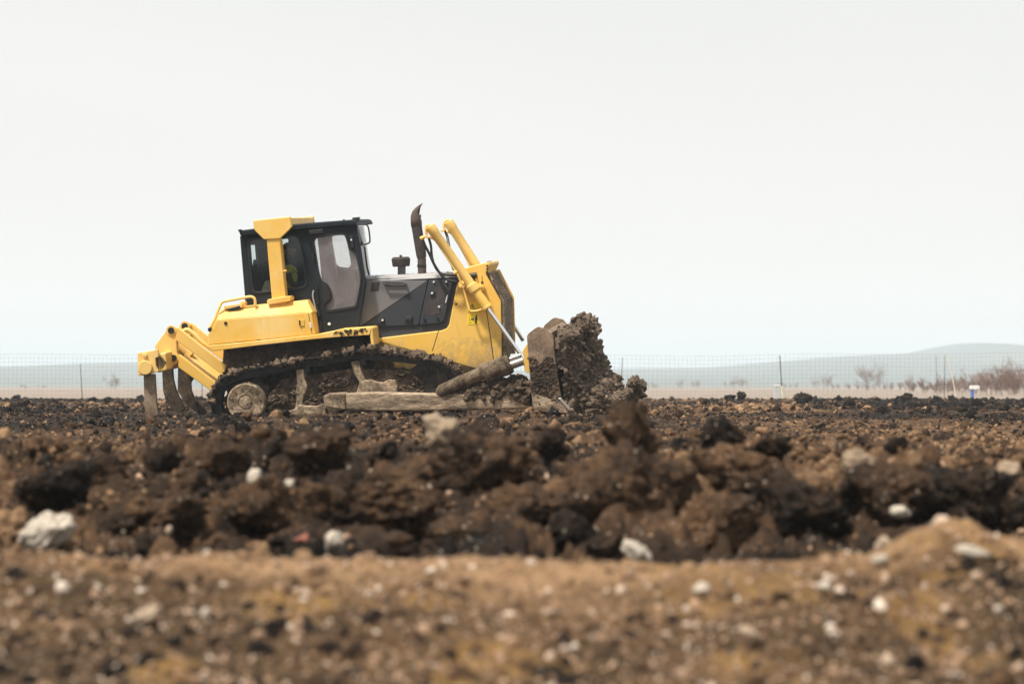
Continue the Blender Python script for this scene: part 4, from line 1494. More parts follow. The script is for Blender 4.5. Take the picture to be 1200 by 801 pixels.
# side panels, both flanks
for side in (-1, 1):
    m = lambda y: y if side < 0 else -y
    YP = -0.566
    mb = MB()
    mb.prism(TT([(430, 328.2), (500.8, 328.6), (422, 382.2), (421.4, 381)], YP), m(YP), m(YP + 0.03))
    sp = part('side_panel', mb, M['hood_light'], eb, bevel=0.004)
    mb = MB()
    mb.prism(TT([(501.4, 328.8), (490.3, 379.6), (487, 380.4), (440, 382.6), (423, 382.8)], YP), m(YP), m(YP + 0.03))
    part('side_panel', mb, M['hood_dark'], eb, bevel=0.004)
    mb = MB()
    mb.prism(TT(rounded([(502.6, 328.2), (530.8, 327.6), (520.3, 374.5), (517, 378), (492, 380.4), (491.4, 378)], 1.5), YP - 0.015), m(YP - 0.015), m(YP + 0.02))
    ap = part('access_panel', mb, M['hood_dark'], eb, bevel=0.006)
    if side > 0:
        continue
    Y = YP - 0.02
    for nm, polys, Y, mat in (
            ('panel_recess', [rounded([(505, 336.6), (523, 336), (521.8, 341.5), (518, 366.5), (515.5, 368), (498, 369.4), (497.6, 367.6), (500, 353.5), (503, 352.4)], 1.2)], YP - 0.017, 'muffler'),
            ('latch_recess', [[(504, 341), (511, 340.6), (511.5, 349.4), (504.4, 350)], [(442.6, 373.4), (450.4, 372.6), (450.6, 378.6), (442.6, 379.4)], [(474.6, 370.6), (483, 370), (483, 376.2), (474.8, 376.8)]], YP - 0.02, 'ink'),
            ('latch_tongue', [[(474.8, 370.8), (483, 370.2), (482.8, 374), (474.8, 374.4)], [(442.8, 374), (447, 373.6), (446.8, 377.5), (442.8, 378)]], YP - 0.024, 'hood_dark'),
            ('panel_handle', [[(523.6, 345.5), (525, 345.3), (522.8, 354.6), (521.6, 354.8)]], YP - 0.03, 'white'),
            ('vent_patch', [[(435.8, 331), (445, 330.6), (443.8, 340.8), (434, 341.8)]], YP - 0.004, 'muffler')):
        mb = MB()
        for q in polys:
            mb.prism(TT(q, Y), Y, Y + 0.03)
        part(nm, mb, M[mat], eb, bevel=0.003)
    mb = MB()
    mb.tube(smooth_path([T3(450.6, 331.4, YP - 0.01), T3(451.2, 333, YP - 0.06), T3(456, 333.6, YP - 0.06), T3(470, 333.8, YP - 0.06), T3(475, 334, YP - 0.06), T3(475.8, 333.4, YP - 0.01)], 5), 0.017, 8)
    mb.tube([T3(452, 331.2, YP - 0.03), T3(472, 331.6, YP - 0.03), T3(475, 333.2, YP - 0.03)], 0.012, 8)
    part('grab_handle', mb, M['iron'], eb, bevel=0)
    mb = MB()
    for cx, cy, rr in ((506.3, 343.3, 0.018), (514.5, 359.3, 0.016), (508.3, 330.3, 0.015), (523, 330, 0.013), (448.3, 375, 0.016)):
        x, z = T(cx, cy, YP - 0.03)
        mb.tube([(x, YP - 0.04, z), (x, YP, z)], rr, 12)
    part('panel_knob', mb, M['white'], eb, bevel=0.003)
    mb = MB()
    for cx, cy, rr in ((497.3, 374.4, 0.02), (512.5, 372.8, 0.02), (534.5, 356, 0.016), (578, 329, 0.012), (565, 331, 0.02)):
        x, z = T(cx, cy, YB - 0.01)
        mb.tube([(x, YB - 0.012, z), (x, YB + 0.05, z)], rr, 12)
    part('panel_bolt', mb, M['iron'], eb, bevel=0.003)
    mb = MB()   # seams in the yellow plating
    for s in ([(513.6, 386.8), (514.3, 386.6), (507, 411), (506.2, 411)], [(564.5, 323.5), (565.2, 323.5), (565.8, 343), (565.1, 343)], [(569.6, 362), (570.4, 362), (579.6, 426), (578.6, 426)]):
        mb.prism(TT(s, YB), YB - 0.003, YB + 0.01)
    part('plating_seam', mb, M['iron'], eb, bevel=0)
    # warning labels
    for nm, q in (('warning_label', [(547, 354.2), (562.8, 353.4), (563.3, 365.4), (547.6, 366.2)]), ('warning_label', [(547.8, 367.6), (560.8, 367), (561.2, 379.6), (548.2, 380.2)])):
        mb = MB()
        mb.prism(TT(q, YB - 0.004), YB - 0.004, YB + 0.004)
        part(nm, mb, M['sticker'], eb, bevel=0)
    mb = MB()
    tri = [(553.4, 355.6), (558.2, 364.2), (548.8, 364.8)]
    mb.plate(TT(tri, YB - 0.006), [TT(scale_loop(tri, 0.74), YB - 0.006)], YB - 0.006, YB - 0.002)
    mb.prism(TT([(553.1, 358.4), (553.9, 358.3), (553.8, 362), (553.3, 362)], YB - 0.006), YB - 0.006, YB - 0.002)
    # little walking figure, arrow and dashes of the lower label
    for q in ([(557.4, 368.6), (558.8, 368.2), (559.4, 369.6), (558.6, 370.8), (557.4, 370.4)], [(556.6, 371), (559.4, 370.8), (559.8, 374.6), (558.9, 375), (559, 379), (558, 379), (557.9, 375.6), (557.4, 379), (556.6, 379), (556.9, 374.6)],
              [(552, 373.4), (554, 373.2), (554, 372.2), (555.6, 374), (554, 375.6), (554, 374.6), (552, 374.8)], [(550.2, 372), (550.6, 372), (550.7, 376.4), (550.3, 376.4)], [(549.4, 377.8), (552.6, 377.6), (552.6, 378), (549.4, 378.2)]):
        mb.prism(TT(q, YB - 0.006), YB - 0.006, YB - 0.002)
    part('label_print', mb, M['ink'], eb, bevel=0)
# radiator grille across the front
mb = MB()
gl = TT([(570.4, 320.5), (587.4, 352.6), (588.8, 417)], YB)
L1 = math.dist(gl[0], gl[1])
L2 = math.dist(gl[1], gl[2])
ns = 38
for k in range(ns + 1):
    s = (L1 + L2) * k / ns
    if s < L1:
        t = s / L1
        p = (gl[0][0] + (gl[1][0] - gl[0][0]) * t, gl[0][1] + (gl[1][1] - gl[0][1]) * t)
    else:
        t = (s - L1) / L2
        p = (gl[1][0] + (gl[2][0] - gl[1][0]) * t, gl[1][1] + (gl[2][1] - gl[1][1]) * t)
    mb.box((p[0] - 0.002, YB + 0.02, p[1] - 0.011), (p[0] + 0.045, -YB - 0.02, p[1] + 0.011))
part('grille', mb, M['mud_pale'], eb, bevel=0.003, seg=1)
mb = MB()
fr = [(gl[0][0], gl[0][1] + 0.03), (gl[0][0] + 0.06, gl[0][1] + 0.03), (gl[1][0] + 0.062, gl[1][1] + 0.01), (gl[2][0] + 0.062, gl[2][1] - 0.03), (gl[2][0], gl[2][1] - 0.03), gl[1]]
mb.prism(fr, -YB - 0.025, -YB + 0.012)
part('grille_frame', mb, YM, eb, bevel=0.004)
mb = MB()
mb.prism([(gl[0][0] + 0.001, gl[0][1]), (gl[0][0] + 0.012, gl[0][1]), (gl[1][0] + 0.012, gl[1][1]), (gl[2][0] + 0.012, gl[2][1]), (gl[2][0] + 0.001, gl[2][1]), (gl[1][0] + 0.001, gl[1][1])], YB + 0.02, -YB - 0.025)
part('radiator_core', mb, M['iron'], eb, bevel=0)
mb = MB()
x0, z0 = T(573, 306.5, 0.3)
x1, z1 = T(578, 318, 0.3)
for k in range(7):
    t = k / 6
    mb.box((x0 + (x1 - x0) * t - 0.01, 0.1, z0 + (z1 - z0) * t - 0.008), (x0 + (x1 - x0) * t + 0.02, 0.5, z0 + (z1 - z0) * t + 0.008))
part('lamp_guard', mb, M['iron'], eb, bevel=0.002, seg=1)
mb = MB()
for cy in (311.5, 315, 318.5):
    x, z = T(571.2 - (cy - 311) * 0.05, cy, YB)
    mb.tube([(x, YB - 0.015, z), (x, YB + 0.02, z)], 0.016, 8)
part('lamp_bolt', mb, M['iron'], eb, bevel=0)

# ---- exhaust and pre-cleaner
Y = -0.15
mb = MB()
mb.tube([T3(494.8, 326, Y), T3(494.3, 305, Y), T3(494.2, 302, Y)], 0.066, 24)
ex = part('exhaust_pipe', mb, M['rust'], bevel=0.004)
mb = MB()
mb.tube([T3(494.3, 313, Y), T3(494.3, 310, Y)], 0.072, 24)
mb.tube([T3(495, 325, Y), T3(494.9, 322.5, Y)], 0.08, 24)
part('pipe_clamp', mb, M['iron'], ex, bevel=0.003)
mb = MB()
mb.tube([T3(494.2, 302.3, Y), T3(493.6, 298, Y), T3(488.2, 265, Y)], [0.070, 0.078, 0.080], 28)
part('muffler', mb, M['muffler'], ex, bevel=0.006)
# curved spout: rings that lean forward, cut open at the mouth
mb = MB()
spine = [(488.2, 265.5), (487.6, 258), (487.8, 252), (488.9, 247), (490.4, 243.5), (492.6, 240.5), (495.6, 237.9)]
rad = [0.084, 0.086, 0.086, 0.076, 0.056, 0.034, 0.006]
seg = 28
vs, fs = [], []
for j, (p, rr) in enumerate(zip(spine, rad)):
    c = T3(p[0], p[1], Y)
    for k in range(seg):
        a = 2 * math.pi * k / seg
        vs.append((c.x + rr * math.cos(a), Y + rr * 0.95 * math.sin(a), c.z))
for j in range(len(spine) - 1):
    for k in range(seg):
        ang = math.cos(2 * math.pi * (k + 0.5) / seg)
        if j >= 1 and ang > (0.80 if j == 1 else 0.45):
            continue
        k2 = (k + 1) % seg
        fs.append((j * seg + k, j * seg + k2, (j + 1) * seg + k2, (j + 1) * seg + k))
mb.add(vs, fs)
o = part('exhaust_spout', mb, M['rust'], ex, bevel=0, angle=60)
sd = o.modifiers.new('thick', 'SOLIDIFY')
sd.thickness = 0.008
mb = MB()
c0, c1 = T3(470.6, 325.5, 0.1), T3(470.8, 311, 0.1)
mb.tube([c0, c1], 0.062, 24)
pc = part('air_precleaner', mb, M['grey_plastic'], bevel=0.004)
mb = MB()
a = T3(470.2, 312.2, 0.1)
bq = T3(469.8, 303.6, 0.1)
cq = T3(469.7, 301, 0.1)
mb.tube([a, a.lerp(bq, 0.15), a.lerp(bq, 0.85), bq, cq], [0.128, 0.134, 0.143, 0.146, 0.12], 32)
part('precleaner_bowl', mb, M['muffler'], pc, bevel=0.006)
mb = MB()
mb.tube([cq, cq + Vector((0, 0, 0.02))], 0.02, 10)
for s in (-1, 1):
    mb.tube([cq + Vector((0, 0, 0.015)), cq + Vector((s * 0.014, 0, 0.035))], 0.006, 6)
part('wing_nut', mb, M['iron'], pc, bevel=0)

# ---- lift cylinders
for side in (-1, 1):
    if side < 0:
        Y0, top, mid, low, rod = -0.74, (505.2, 267), (554.8, 337.5), (571.4, 361), (609.5, 414)
    else:
        Y0, top, mid, low, rod = 0.70, (526.5, 261.5), (571, 331), (586, 354), (613, 399)
    Y1 = Y0 - 0.12 * (1 if side < 0 else -1)
    a, c, l = T3(*top, Y0), T3(*mid, Y0), T3(*low, Y0)
    rr = T3(*rod, Y1)
    # keep the rod in line with the barrel in depth as it splays to the blade
    u = (l - a).normalized()
    mb = MB()
    mb.tube([a - u * 0.03, a - u * 0.025, a + u * 0.10, a + u * 0.11, c], [0.055, 0.078, 0.078, 0.071, 0.071], 28)
    lc = part('lift_cylinder', mb, M['yellow'], bevel=0.004)
    mb = MB()
    mb.tube([c - u * 0.07, c - u * 0.06, c + u * 0.05, c + u * 0.06], [0.074, 0.092, 0.092, 0.078], 28)
    mb.tube([c, l - u * 0.04, l - u * 0.035, l], [0.074, 0.077, 0.082, 0.082], 28)
    part('cylinder_gland', mb, YM, lc, bevel=0.004)
    mb = MB()
    mb.tube([l - u * 0.02, rr], 0.030, 20)
    part('cylinder_rod', mb, M['chrome'], lc, bevel=0)
    # trunnion yoke bolted to the nose
    mb = MB()
    for s in (-0.16, 0.10):
        q = c + u * s * 0.2 + Vector((s * 0.9, 0.04 if side < 0 else -0.04, 0.02 - s * 0.15))
        mb.tube([q + Vector((0, -0.07, 0)), q + Vector((0, 0.10, 0))], 0.06, 16)
        mb.tube([q + Vector((0.02, -0.09, 0.02)), q + Vector((0.02, -0.04, 0.02))], 0.022, 8)
        mb.tube([q + Vector((-0.03, -0.09, -0.03)), q + Vector((-0.03, -0.04, -0.03))], 0.022, 8)
    mb.tube([c + Vector((-0.17, 0.08, 0.02)), c + Vector((0.13, 0.08, -0.02))], 0.05, 12)
    part('trunnion_yoke', mb, YM, lc, bevel=0.008)
    # hard pipes and hoses
    mb = MB()
    if side < 0:
        mb.tube(smooth_path([T3(504.5, 264.5, Y0), T3(500.5, 264.5, Y0), T3(499, 268.5, Y0), T3(500, 275.5, Y0)], 6), 0.02, 10)
        mb.tube(smooth_path([T3(494, 279, Y0), T3(497.5, 277.3, Y0), T3(504, 278.3, Y0), T3(510.5, 282, Y0), T3(520, 296, Y0 - 0.03), T3(531, 313, Y0 - 0.03), T3(537.5, 324, Y0 - 0.03), T3(545, 345, Y0), T3(549.5, 361, Y0 - 0.02), T3(552, 364.5, Y0 - 0.02), T3(560, 364, Y0 - 0.02), T3(566, 361.5, Y0)], 6), 0.016, 10)
        mb.tube([T3(492.8, 279.8, Y0), T3(496.8, 278, Y0)], 0.032, 12)
        mb.tube([T3(532, 320, Y0 - 0.02), T3(536, 318, Y0 - 0.02)], 0.035, 10)
    else:
        mb.tube(smooth_path([T3(526, 257.5, Y0), T3(521.5, 259.5, Y0), T3(520, 264, Y0), T3(521.5, 270, Y0)], 6), 0.02, 10)
        mb.tube(smooth_path([T3(516.5, 270.2, Y0), T3(521, 270.6, Y0), T3(528, 273, Y0), T3(532.5, 278, Y0), T3(543, 296, Y0), T3(549, 308, Y0), T3(551, 316, Y0)], 6), 0.016, 10)
    part('hydraulic_pipe', mb, M['yellow'], lc, bevel=0)
    mb = MB()
    if side < 0:
        mb.tube(smooth_path([T3(495.5, 281, Y0), T3(498.5, 288.5, Y0), T3(503.5, 298, Y0), T3(509, 310, Y0), T3(515.5, 320, Y0), T3(522, 326.5, Y0), T3(530, 329.4, Y0), T3(545, 329.5, Y0 + 0.05)], 6), 0.021, 10)
        mb.tube(smooth_path([T3(502.5, 279, Y0 + 0.05), T3(505, 288, Y0 + 0.05), T3(506, 299, Y0 + 0.05), T3(508.5, 309, Y0 + 0.05), T3(513, 317, Y0 + 0.05), T3(520, 321.5, Y0 + 0.05), T3(532, 322.4, Y0 + 0.05), T3(541, 322.2, Y0 + 0.08)], 6), 0.019, 10)
    else:
        mb.tube(smooth_path([T3(521.5, 270, Y0), T3(524, 277, Y0), T3(526, 288, Y0 - 0.1), T3(528, 303, Y0 - 0.2), T3(532, 316, Y0 - 0.3), T3(540, 325, Y0 - 0.4)], 6), 0.021, 10)
    part('hydraulic_hose', mb, M['black'], lc, bevel=0)
mb = MB()
x, z = T(557, 322.5, -0.55)
mb.tube([(x - 0.1, -0.6, z), (x + 0.03, -0.6, z)], 0.042, 14)
mb.tube([(x - 0.03, -0.6, z - 0.12), (x - 0.03, -0.6, z)], 0.03, 10)
x, z = T(548.5, 315, -0.4)
mb.tube([(x - 0.04, -0.4, z - 0.03), (x + 0.04, -0.4, z - 0.01)], 0.035, 12)
part('hose_coupling', mb, M['iron'], bevel=0.006)

# ---- push arms and tilt braces
for side in (-1, 1):
    m = lambda y: y if side < 0 else -y
    YA = -1.46
    mb = MB()
    arm = [(404, 460.6), (440, 459.6), (500, 460.8), (560, 461.6), (606, 461.8), (620, 463), (621, 478.6), (606, 479.6), (540, 480.6), (500, 481.4), (440, 482), (405, 480.6)]
    mb.prism(TT(arm, YA), m(YA), m(YA + 0.24))
    pa = part('push_arm', mb, M['mud_beam'], bevel=0.035, seg=3)
    mb = MB()
    mb.prism(TT(rounded([(378.6, 463.5), (383, 461.6), (389, 461.2), (404.5, 460.4), (405.5, 480.4), (388, 478), (380, 475)], 3), YA - 0.02), m(YA - 0.02), m(YA + 0.3))
    part('trunnion_cap', mb, M['mud_pale'], pa, bevel=0.035, seg=3)
    YT = -1.40
    mb = MB()
    mb.tube([T3(512, 461.5, YT), T3(518, 458.5, YT), T3(540, 447.5, YT), T3(568, 436, YT)], [0.06, 0.105, 0.10, 0.10], 14)
    tb = part('tilt_brace', mb, M['mud_pale'], bevel=0.02)
    mb = MB()
    mb.tube([T3(564, 438.6, YT), T3(566.5, 437.2, YT), T3(594.5, 427.4, YT), T3(598.5, 425.8, YT)], [0.10, 0.145, 0.150, 0.135], 20)
    part('brace_barrel', mb, M['mud_pale'], tb, bevel=0.012)
    mb = MB()
    mb.tube([T3(598, 428.2, YT), T3(613.5, 422.6, YT)], 0.062, 20)
    mb.tube([T3(596, 421.6, YT + 0.1), T3(611, 415.8, YT + 0.1)], 0.036, 16)
    part('brace_rod', mb, M['steel'], tb, bevel=0)

# ---- blade
bl = bpy.data.objects.new('blade', None)
C.objects.link(bl)
bl.parent = dozer
YNB, YFB = -1.70, 1.70
OFX, OFY = 20.0, -11.0


def B3(px, py, t):
    """on the blade: t = 0 at the near end, 1 at the far end"""
    a, b = T3(px, py, YNB), T3(px + OFX, py + OFY, YFB)
    return a.lerp(b, t)


cap_px = [(617.3, 394), (619, 391), (627.5, 384), (631, 382.8), (640, 385), (648.2, 393.8), (649.5, 409), (651, 424), (654, 444), (658, 468.5), (666, 484), (655, 483.6), (640, 482.6), (624.8, 479.2), (621.5, 450), (620, 430)]
for t0, t1 in ((0.0, 0.018), (0.982, 1.0)):
    mb = MB()
    mb.loft([B3(a, b, t0) for a, b in cap_px], [B3(a, b, t1) for a, b in cap_px])
    epl = part('end_plate', mb, M['blade'], bl, bevel=0.008)
    if t0 == 0.0:
        mb = MB()
        wp = [(623.5, 461), (640, 465), (652, 471), (659, 477), (664, 483.5), (655, 483.2), (640, 482.2), (625.2, 478.9)]
        mb.loft([B3(a, b, -0.006) for a, b in wp], [B3(a, b, 0.003) for a, b in wp])
        part('wear_plate', mb, M['mud_beam'], epl, bevel=0.004)
        r = np.random.default_rng(44)
        pts, sz = [], []
        for k in range(1100):
            py = r.uniform(418, 474)
            lo_, hi_ = np.interp(py, [418, 450, 474], [620, 622, 625]), np.interp(py, [418, 440, 468, 474], [650, 652.5, 657, 659])
            px = r.uniform(lo_, hi_)
            if r.uniform() > smooth01((py - 414 - 7 * math.sin(px * 0.35)) / 12) * (1 - 0.75 * smooth01((py - 456 + 5 * math.sin(px * 0.3)) / 8)):
                continue
            pts.append(tuple(B3(px, py, -0.002)))
            sz.append(0.006 + 0.020 * r.uniform() ** 2.5)
        v, f, _ = clods_on(pts, sz, 45, 2)
        tag(np_mesh('caked_mud', v, f, M['mud_dark'], parent=epl), kind='stuff')
front_c = [(645.5, 390), (643, 400), (641.5, 415), (642, 432), (645, 450), (650.5, 466), (657, 477)]
back_c = [(651, 479), (643, 466), (638, 450), (635.5, 432), (635, 415), (637, 398), (639.5, 387.5)]
mb = MB()
mb.loft([B3(a, b, 0.018) for a, b in front_c + back_c], [B3(a, b, 0.982) for a, b in front_c + back_c])
part('moldboard', mb, M['blade'], bl, bevel=0, angle=50)
mb = MB()
ce = [(654, 466.5), (657.5, 466), (675, 485.5), (672.5, 487)]
mb.loft([B3(a, b, -0.004) for a, b in ce], [B3(a, b, 1.004) for a, b in ce])
part('cutting_edge', mb, M['steel'], bl, bevel=0.004)
mb = MB()
for t in (0.08, 0.30, 0.5, 0.70, 0.92):
    rib = [(636, 398), (625, 402), (622, 440), (628, 474), (650, 478), (643, 466), (637, 440)]
    mb.loft([B3(a, b, t - 0.02) for a, b in rib], [B3(a, b, t + 0.02) for a, b in rib])
for y0, y1 in ((412, 420), (452, 460)):
    q = [(636, y0), (623, y0 + 1), (623.5, y1), (637, y1)]
    mb.loft([B3(a, b, 0.02) for a, b in q], [B3(a, b, 0.98) for a, b in q])
part('back_stiffener', mb, M['mud_dark'], bl, bevel=0.008)
for t in (0.09, 0.27, 0.73, 0.91):
    mb = MB()
    dx = 4 if t < 0.5 else 0
    q = [(606 + dx, 413), (609 + dx, 408), (616, 404), (626, 406), (627, 436), (616, 438), (613, 434), (611.5, 424), (608 + dx, 419)]
    mb.loft([B3(a, b, t - 0.013) for a, b in q], [B3(a, b, t + 0.013) for a, b in q])
    part('blade_clevis', mb, YM, bl, bevel=0.008)
# mud stuck behind the blade on the arm
r = np.random.default_rng(17)
pts, sz = [], []
for k in range(330):
    px = r.uniform(548, 621)
    hi = np.interp(px, [548, 560, 575, 590, 600, 608, 621], [459, 453, 446, 447, 447, 446, 450])
    py = hi + (468 - hi) * r.uniform(0, 1) ** 1.1
    Y = r.uniform(-1.46, -1.15)
    x, z = T(px, py, -1.4)
    pts.append((x, Y, z))
    sz.append(r.uniform(0.03, 0.085))
v, f, _ = clods_on(pts, sz, 18, 3, 1.9)
np_mesh('caked_mud', v, f, M['mud_dark'], parent=dozer)

# ------------------------------------------------------------------ heap of soil in front of the blade
prof_px = np.array([(650, 470), (651, 440), (651, 410), (653, 396), (657, 388), (663, 385), (669, 381.5), (677, 376), (685, 372), (690, 371.5), (694, 375.5), (695, 384), (694.5, 396), (698, 404), (704.5, 414.5), (705.5, 424), (707, 433.5), (713, 439), (723, 445.5), (727, 452), (732, 463), (738, 475), (742, 490), (744, 510)])
seglen = np.r_[0, np.cumsum(np.hypot(*np.diff(prof_px, axis=0).T))]
NP, NY = 300, 380
s = np.linspace(0, seglen[-1], NP)
prof = np.stack([np.interp(s, seglen, prof_px[:, 0]), np.interp(s, seglen, prof_px[:, 1])], 1)
pile = np.zeros((NY, NP, 3))
fx = 648.0
prof_px[8:, 0] -= 5.0
prof_px[6:14, 1] += 4.0
for j in range(NY):
    t = j / (NY - 1)
    w = abs(2 * t - 1)
    k = 0.10 + 0.90 * (1 - w ** 2.6)
    kz = 0.80 + 0.20 * (1 - w ** 2.0)
    Y = YNB * 0.97 + (YFB - YNB) * 0.97 * t
    a0 = np.array(T3(fx + OFX * t, 400 + OFY * t, Y))
    for i_, (px, py) in enumerate(prof):
        c = np.array(T3(px, py, 0.0))
        b0 = np.array(T3(fx + OFX * 0.5, 400 + OFY * 0.5, 0.0))
        off = c - b0
        base = T3(px, 490, 0.0)[2]
        zz = base + (c[2] - base) * kz
        pile[j, i_] = (a0[0] + off[0] * k, Y, zz)
P = pile.reshape(-1, 3)
# normals of the smooth heap
du_ = np.gradient(pile, axis=1)
dv_ = np.gradient(pile, axis=0)
nrm = np.cross(du_, dv_).reshape(-1, 3)
nrm /= np.linalg.norm(nrm, axis=1)[:, None] + 1e-9
if nrm[(NY // 2) * NP + NP // 2][0] < 0:
    nrm = -nrm
wob = np.stack([fbm3(P * 3 + 9, 1, 3), fbm3(P * 3 + 40, 2, 3), fbm3(P * 3 + 70, 3, 3)], 1) - 0.5
Q = P + 0.35 * wob
h = 0.12 * (cell3(Q * 2.2, 4) - 0.4) + 0.085 * (cell3(Q * 5, 5) - 0.4) + 0.06 * (cell3(Q * 11, 6) - 0.4) + 0.035 * (cell3(Q * 24, 7) - 0.4) + 0.05 * (fbm3(Q * 9, 8, 5) - 0.5)
fadeh = np.clip((P[:, 0] - P[:, 0].min()) / 0.15, 0.3, 1)
P2 = P + nrm * h[:, None] * fadeh[:, None]
idx = np.arange(NY * NP).reshape(NY, NP)
fc = np.stack([idx[:-1, :-1], idx[1:, :-1], idx[1:, 1:], idx[:-1, 1:]], -1).reshape(-1, 4)
tri = np.concatenate([fc[:, [0, 1, 2]], fc[:, [0, 2, 3]]])
r = np.random.default_rng(99)
pick = r.integers(0, len(P2), 2600)
szs = 0.010 + 0.045 * r.uniform(0, 1, 2600) ** 2.5
v, f, _ = clods_on(P2[pick] + nrm[pick] * szs[:, None] * 0.3, szs, 120, 2)
# loose lumps that rolled to the toe
extra, es = [], []
for k in range(60):
    px, py = r.uniform(690, 752), r.uniform(462, 486)
    if k < 10:
        px, py = r.normal(738, 5), r.normal(458, 4)
    x, z = T(px, py, 0.0)
    extra.append((x, r.uniform(-1.3, 0.8), z))
    es.append(0.03 + 0.09 * r.uniform() ** 2 if k >= 10 else r.uniform(0.06, 0.12))
for qx, qy, qs in ((684, 381, 0.13), (676, 386, 0.13), (668, 390, 0.11), (691, 384, 0.09)):
    x, z = T(qx - 4, qy + 4, -0.1)
    extra.append((x, -0.1, z))
    es.append(qs)
v2, f2, _ = clods_on(extra, es, 121, 5, 1.3)
V = np.concatenate([P2, v, v2])
Fc = np.concatenate([tri, f + len(P2), f2 + len(P2) + len(v)])
V = np.array([(RM @ Vector(q)) + DC for q in V])
ph = np_mesh('soil_heap', V, Fc, M['pile'])
tag(ph, 'tall crumbling heap of brown soil piled against the bulldozer blade', 'soil heap')

# ------------------------------------------------------------------ operator in the cab
def skinned(name, joints, bones, mat, parent=None, sub=2):
    me = bpy.data.meshes.new(name)
    me.from_pydata([j[0] for j in joints], bones, [])
    o = bpy.data.objects.new(name, me)
    C.objects.link(o)
    sm = o.modifiers.new('skin', 'SKIN')
    for i, j in enumerate(joints):
        sv = me.skin_vertices[0].data[i]
        sv.radius = (j[1], j[1]) if not isinstance(j[1], tuple) else j[1]
        sv.use_root = (i == 0)
    sm.use_smooth_shade = True
    o.modifiers.new('sub', 'SUBSURF').levels = sub
    o.modifiers['sub'].render_levels = sub
    me.materials.append(mat)
    if parent is not None:
        o.parent = parent
    return o


op = bpy.data.objects.new('person', None)
C.objects.link(op)
tag(op, 'bulldozer operator in a black cap and yellow-green vest sitting in the cab', 'person')
W3 = lambda px, py, Y: RM @ T3(px, py, Y) + DC
sh = W3(337, 312, 0.0)
lat = RM @ Vector((0, 1, 0))
fwd = RM @ Vector((1, 0, 0))
up_ = RM @ Vector((0, 0, 1))
hip = sh - up_ * 0.46 - fwd * 0.05
op.location = hip
def L(v):
    return tuple(v - hip)
J = [(L(hip), 0.15), (L(hip + up_ * 0.2), 0.14), (L(sh - up_ * 0.1), 0.15), (L(sh + up_ * 0.02), 0.10), (L(sh + up_ * 0.10 + fwd * 0.02), 0.055), (L(sh + up_ * 0.17 + fwd * 0.04), 0.075), (L(sh + up_ * 0.26 + fwd * 0.045), 0.09), (L(sh + up_ * 0.32 + fwd * 0.03), 0.07)]
Bn = [(0, 1), (1, 2), (2, 3), (3, 4), (4, 5), (5, 6), (6, 7)]
for s in (-1, 1):
    n0 = len(J)
    J += [(L(sh + lat * 0.2 * s - up_ * 0.03), 0.07), (L(sh + lat * 0.24 * s - up_ * 0.28 + fwd * 0.08), 0.05), (L(sh + lat * 0.2 * s - up_ * 0.32 + fwd * 0.33), 0.035), (L(sh + lat * 0.19 * s - up_ * 0.31 + fwd * 0.41), 0.03)]
    Bn += [(3, n0), (n0, n0 + 1), (n0 + 1, n0 + 2), (n0 + 2, n0 + 3)]
    for q in range(4):
        J.append((L(sh + lat * (0.19 * s + 0.024 * (q - 1.5)) - up_ * 0.335 + fwd * 0.49), 0.009))
        Bn.append((n0 + 3, len(J) - 1))
    J.append((L(sh + lat * (0.15 * s) - up_ * 0.30 + fwd * 0.44), 0.01))
    Bn.append((n0 + 3, len(J) - 1))
    n1 = len(J)
    J += [(L(hip + lat * 0.1 * s), 0.1), (L(hip + lat * 0.14 * s + fwd * 0.45 + up_ * 0.04), 0.075), (L(hip + lat * 0.14 * s + fwd * 0.55 - up_ * 0.38), 0.05), (L(hip + lat * 0.14 * s + fwd * 0.72 - up_ * 0.42), 0.04)]
    Bn += [(0, n1), (n1, n1 + 1), (n1 + 1, n1 + 2), (n1 + 2, n1 + 3)]
skinned('body', J, Bn, M['cloth'], op)
JV = [(L(hip + up_ * 0.06), 0.17), (L(hip + up_ * 0.22), 0.165), (L(sh - up_ * 0.08), 0.18), (L(sh + up_ * 0.035), 0.12),
      (L(sh + lat * 0.19 - up_ * 0.02), 0.09), (L(sh - lat * 0.19 - up_ * 0.02), 0.09), (L(sh - lat * 0.23 - up_ * 0.16 + fwd * 0.03), 0.075), (L(sh + lat * 0.23 - up_ * 0.16 + fwd * 0.03), 0.075)]
skinned('vest', JV, [(0, 1), (1, 2), (2, 3), (3, 4), (3, 5), (5, 6), (4, 7)], M['vest'], op)
# head with brow, nose, chin and ears
hc = sh + up_ * 0.235 + fwd * 0.05
hv, hf = ico(4)
hv = hv.copy()
hx, hy, hz = hv[:, 0].copy(), hv[:, 1].copy(), hv[:, 2].copy()
face = np.clip(hx, 0, 1)
rad_ = 1 + 0.22 * face ** 6 * np.exp(-((hz + 0.02) / 0.16) ** 2 - (hy / 0.16) ** 2) - 0.10 * face ** 3 * np.exp(-((hz - 0.12) / 0.1) ** 2 - ((np.abs(hy) - 0.33) / 0.14) ** 2) \
    + 0.06 * face ** 2 * np.exp(-((hz + 0.75) / 0.2) ** 2) - 0.05 * face ** 4 * np.exp(-((hz + 0.38) / 0.05) ** 2 - (hy / 0.28) ** 2) + 0.16 * np.exp(-((np.abs(hy) - 0.98) / 0.12) ** 2 - ((hx + 0.02) / 0.16) ** 2 - (hz / 0.24) ** 2)
hv = hv * rad_[:, None] * np.array((0.098, 0.078, 0.118))
hw = np.array([RM @ Vector(p) + (hc - hip) for p in hv])
np_mesh('head', hw, hf, M['skin'], parent=op)
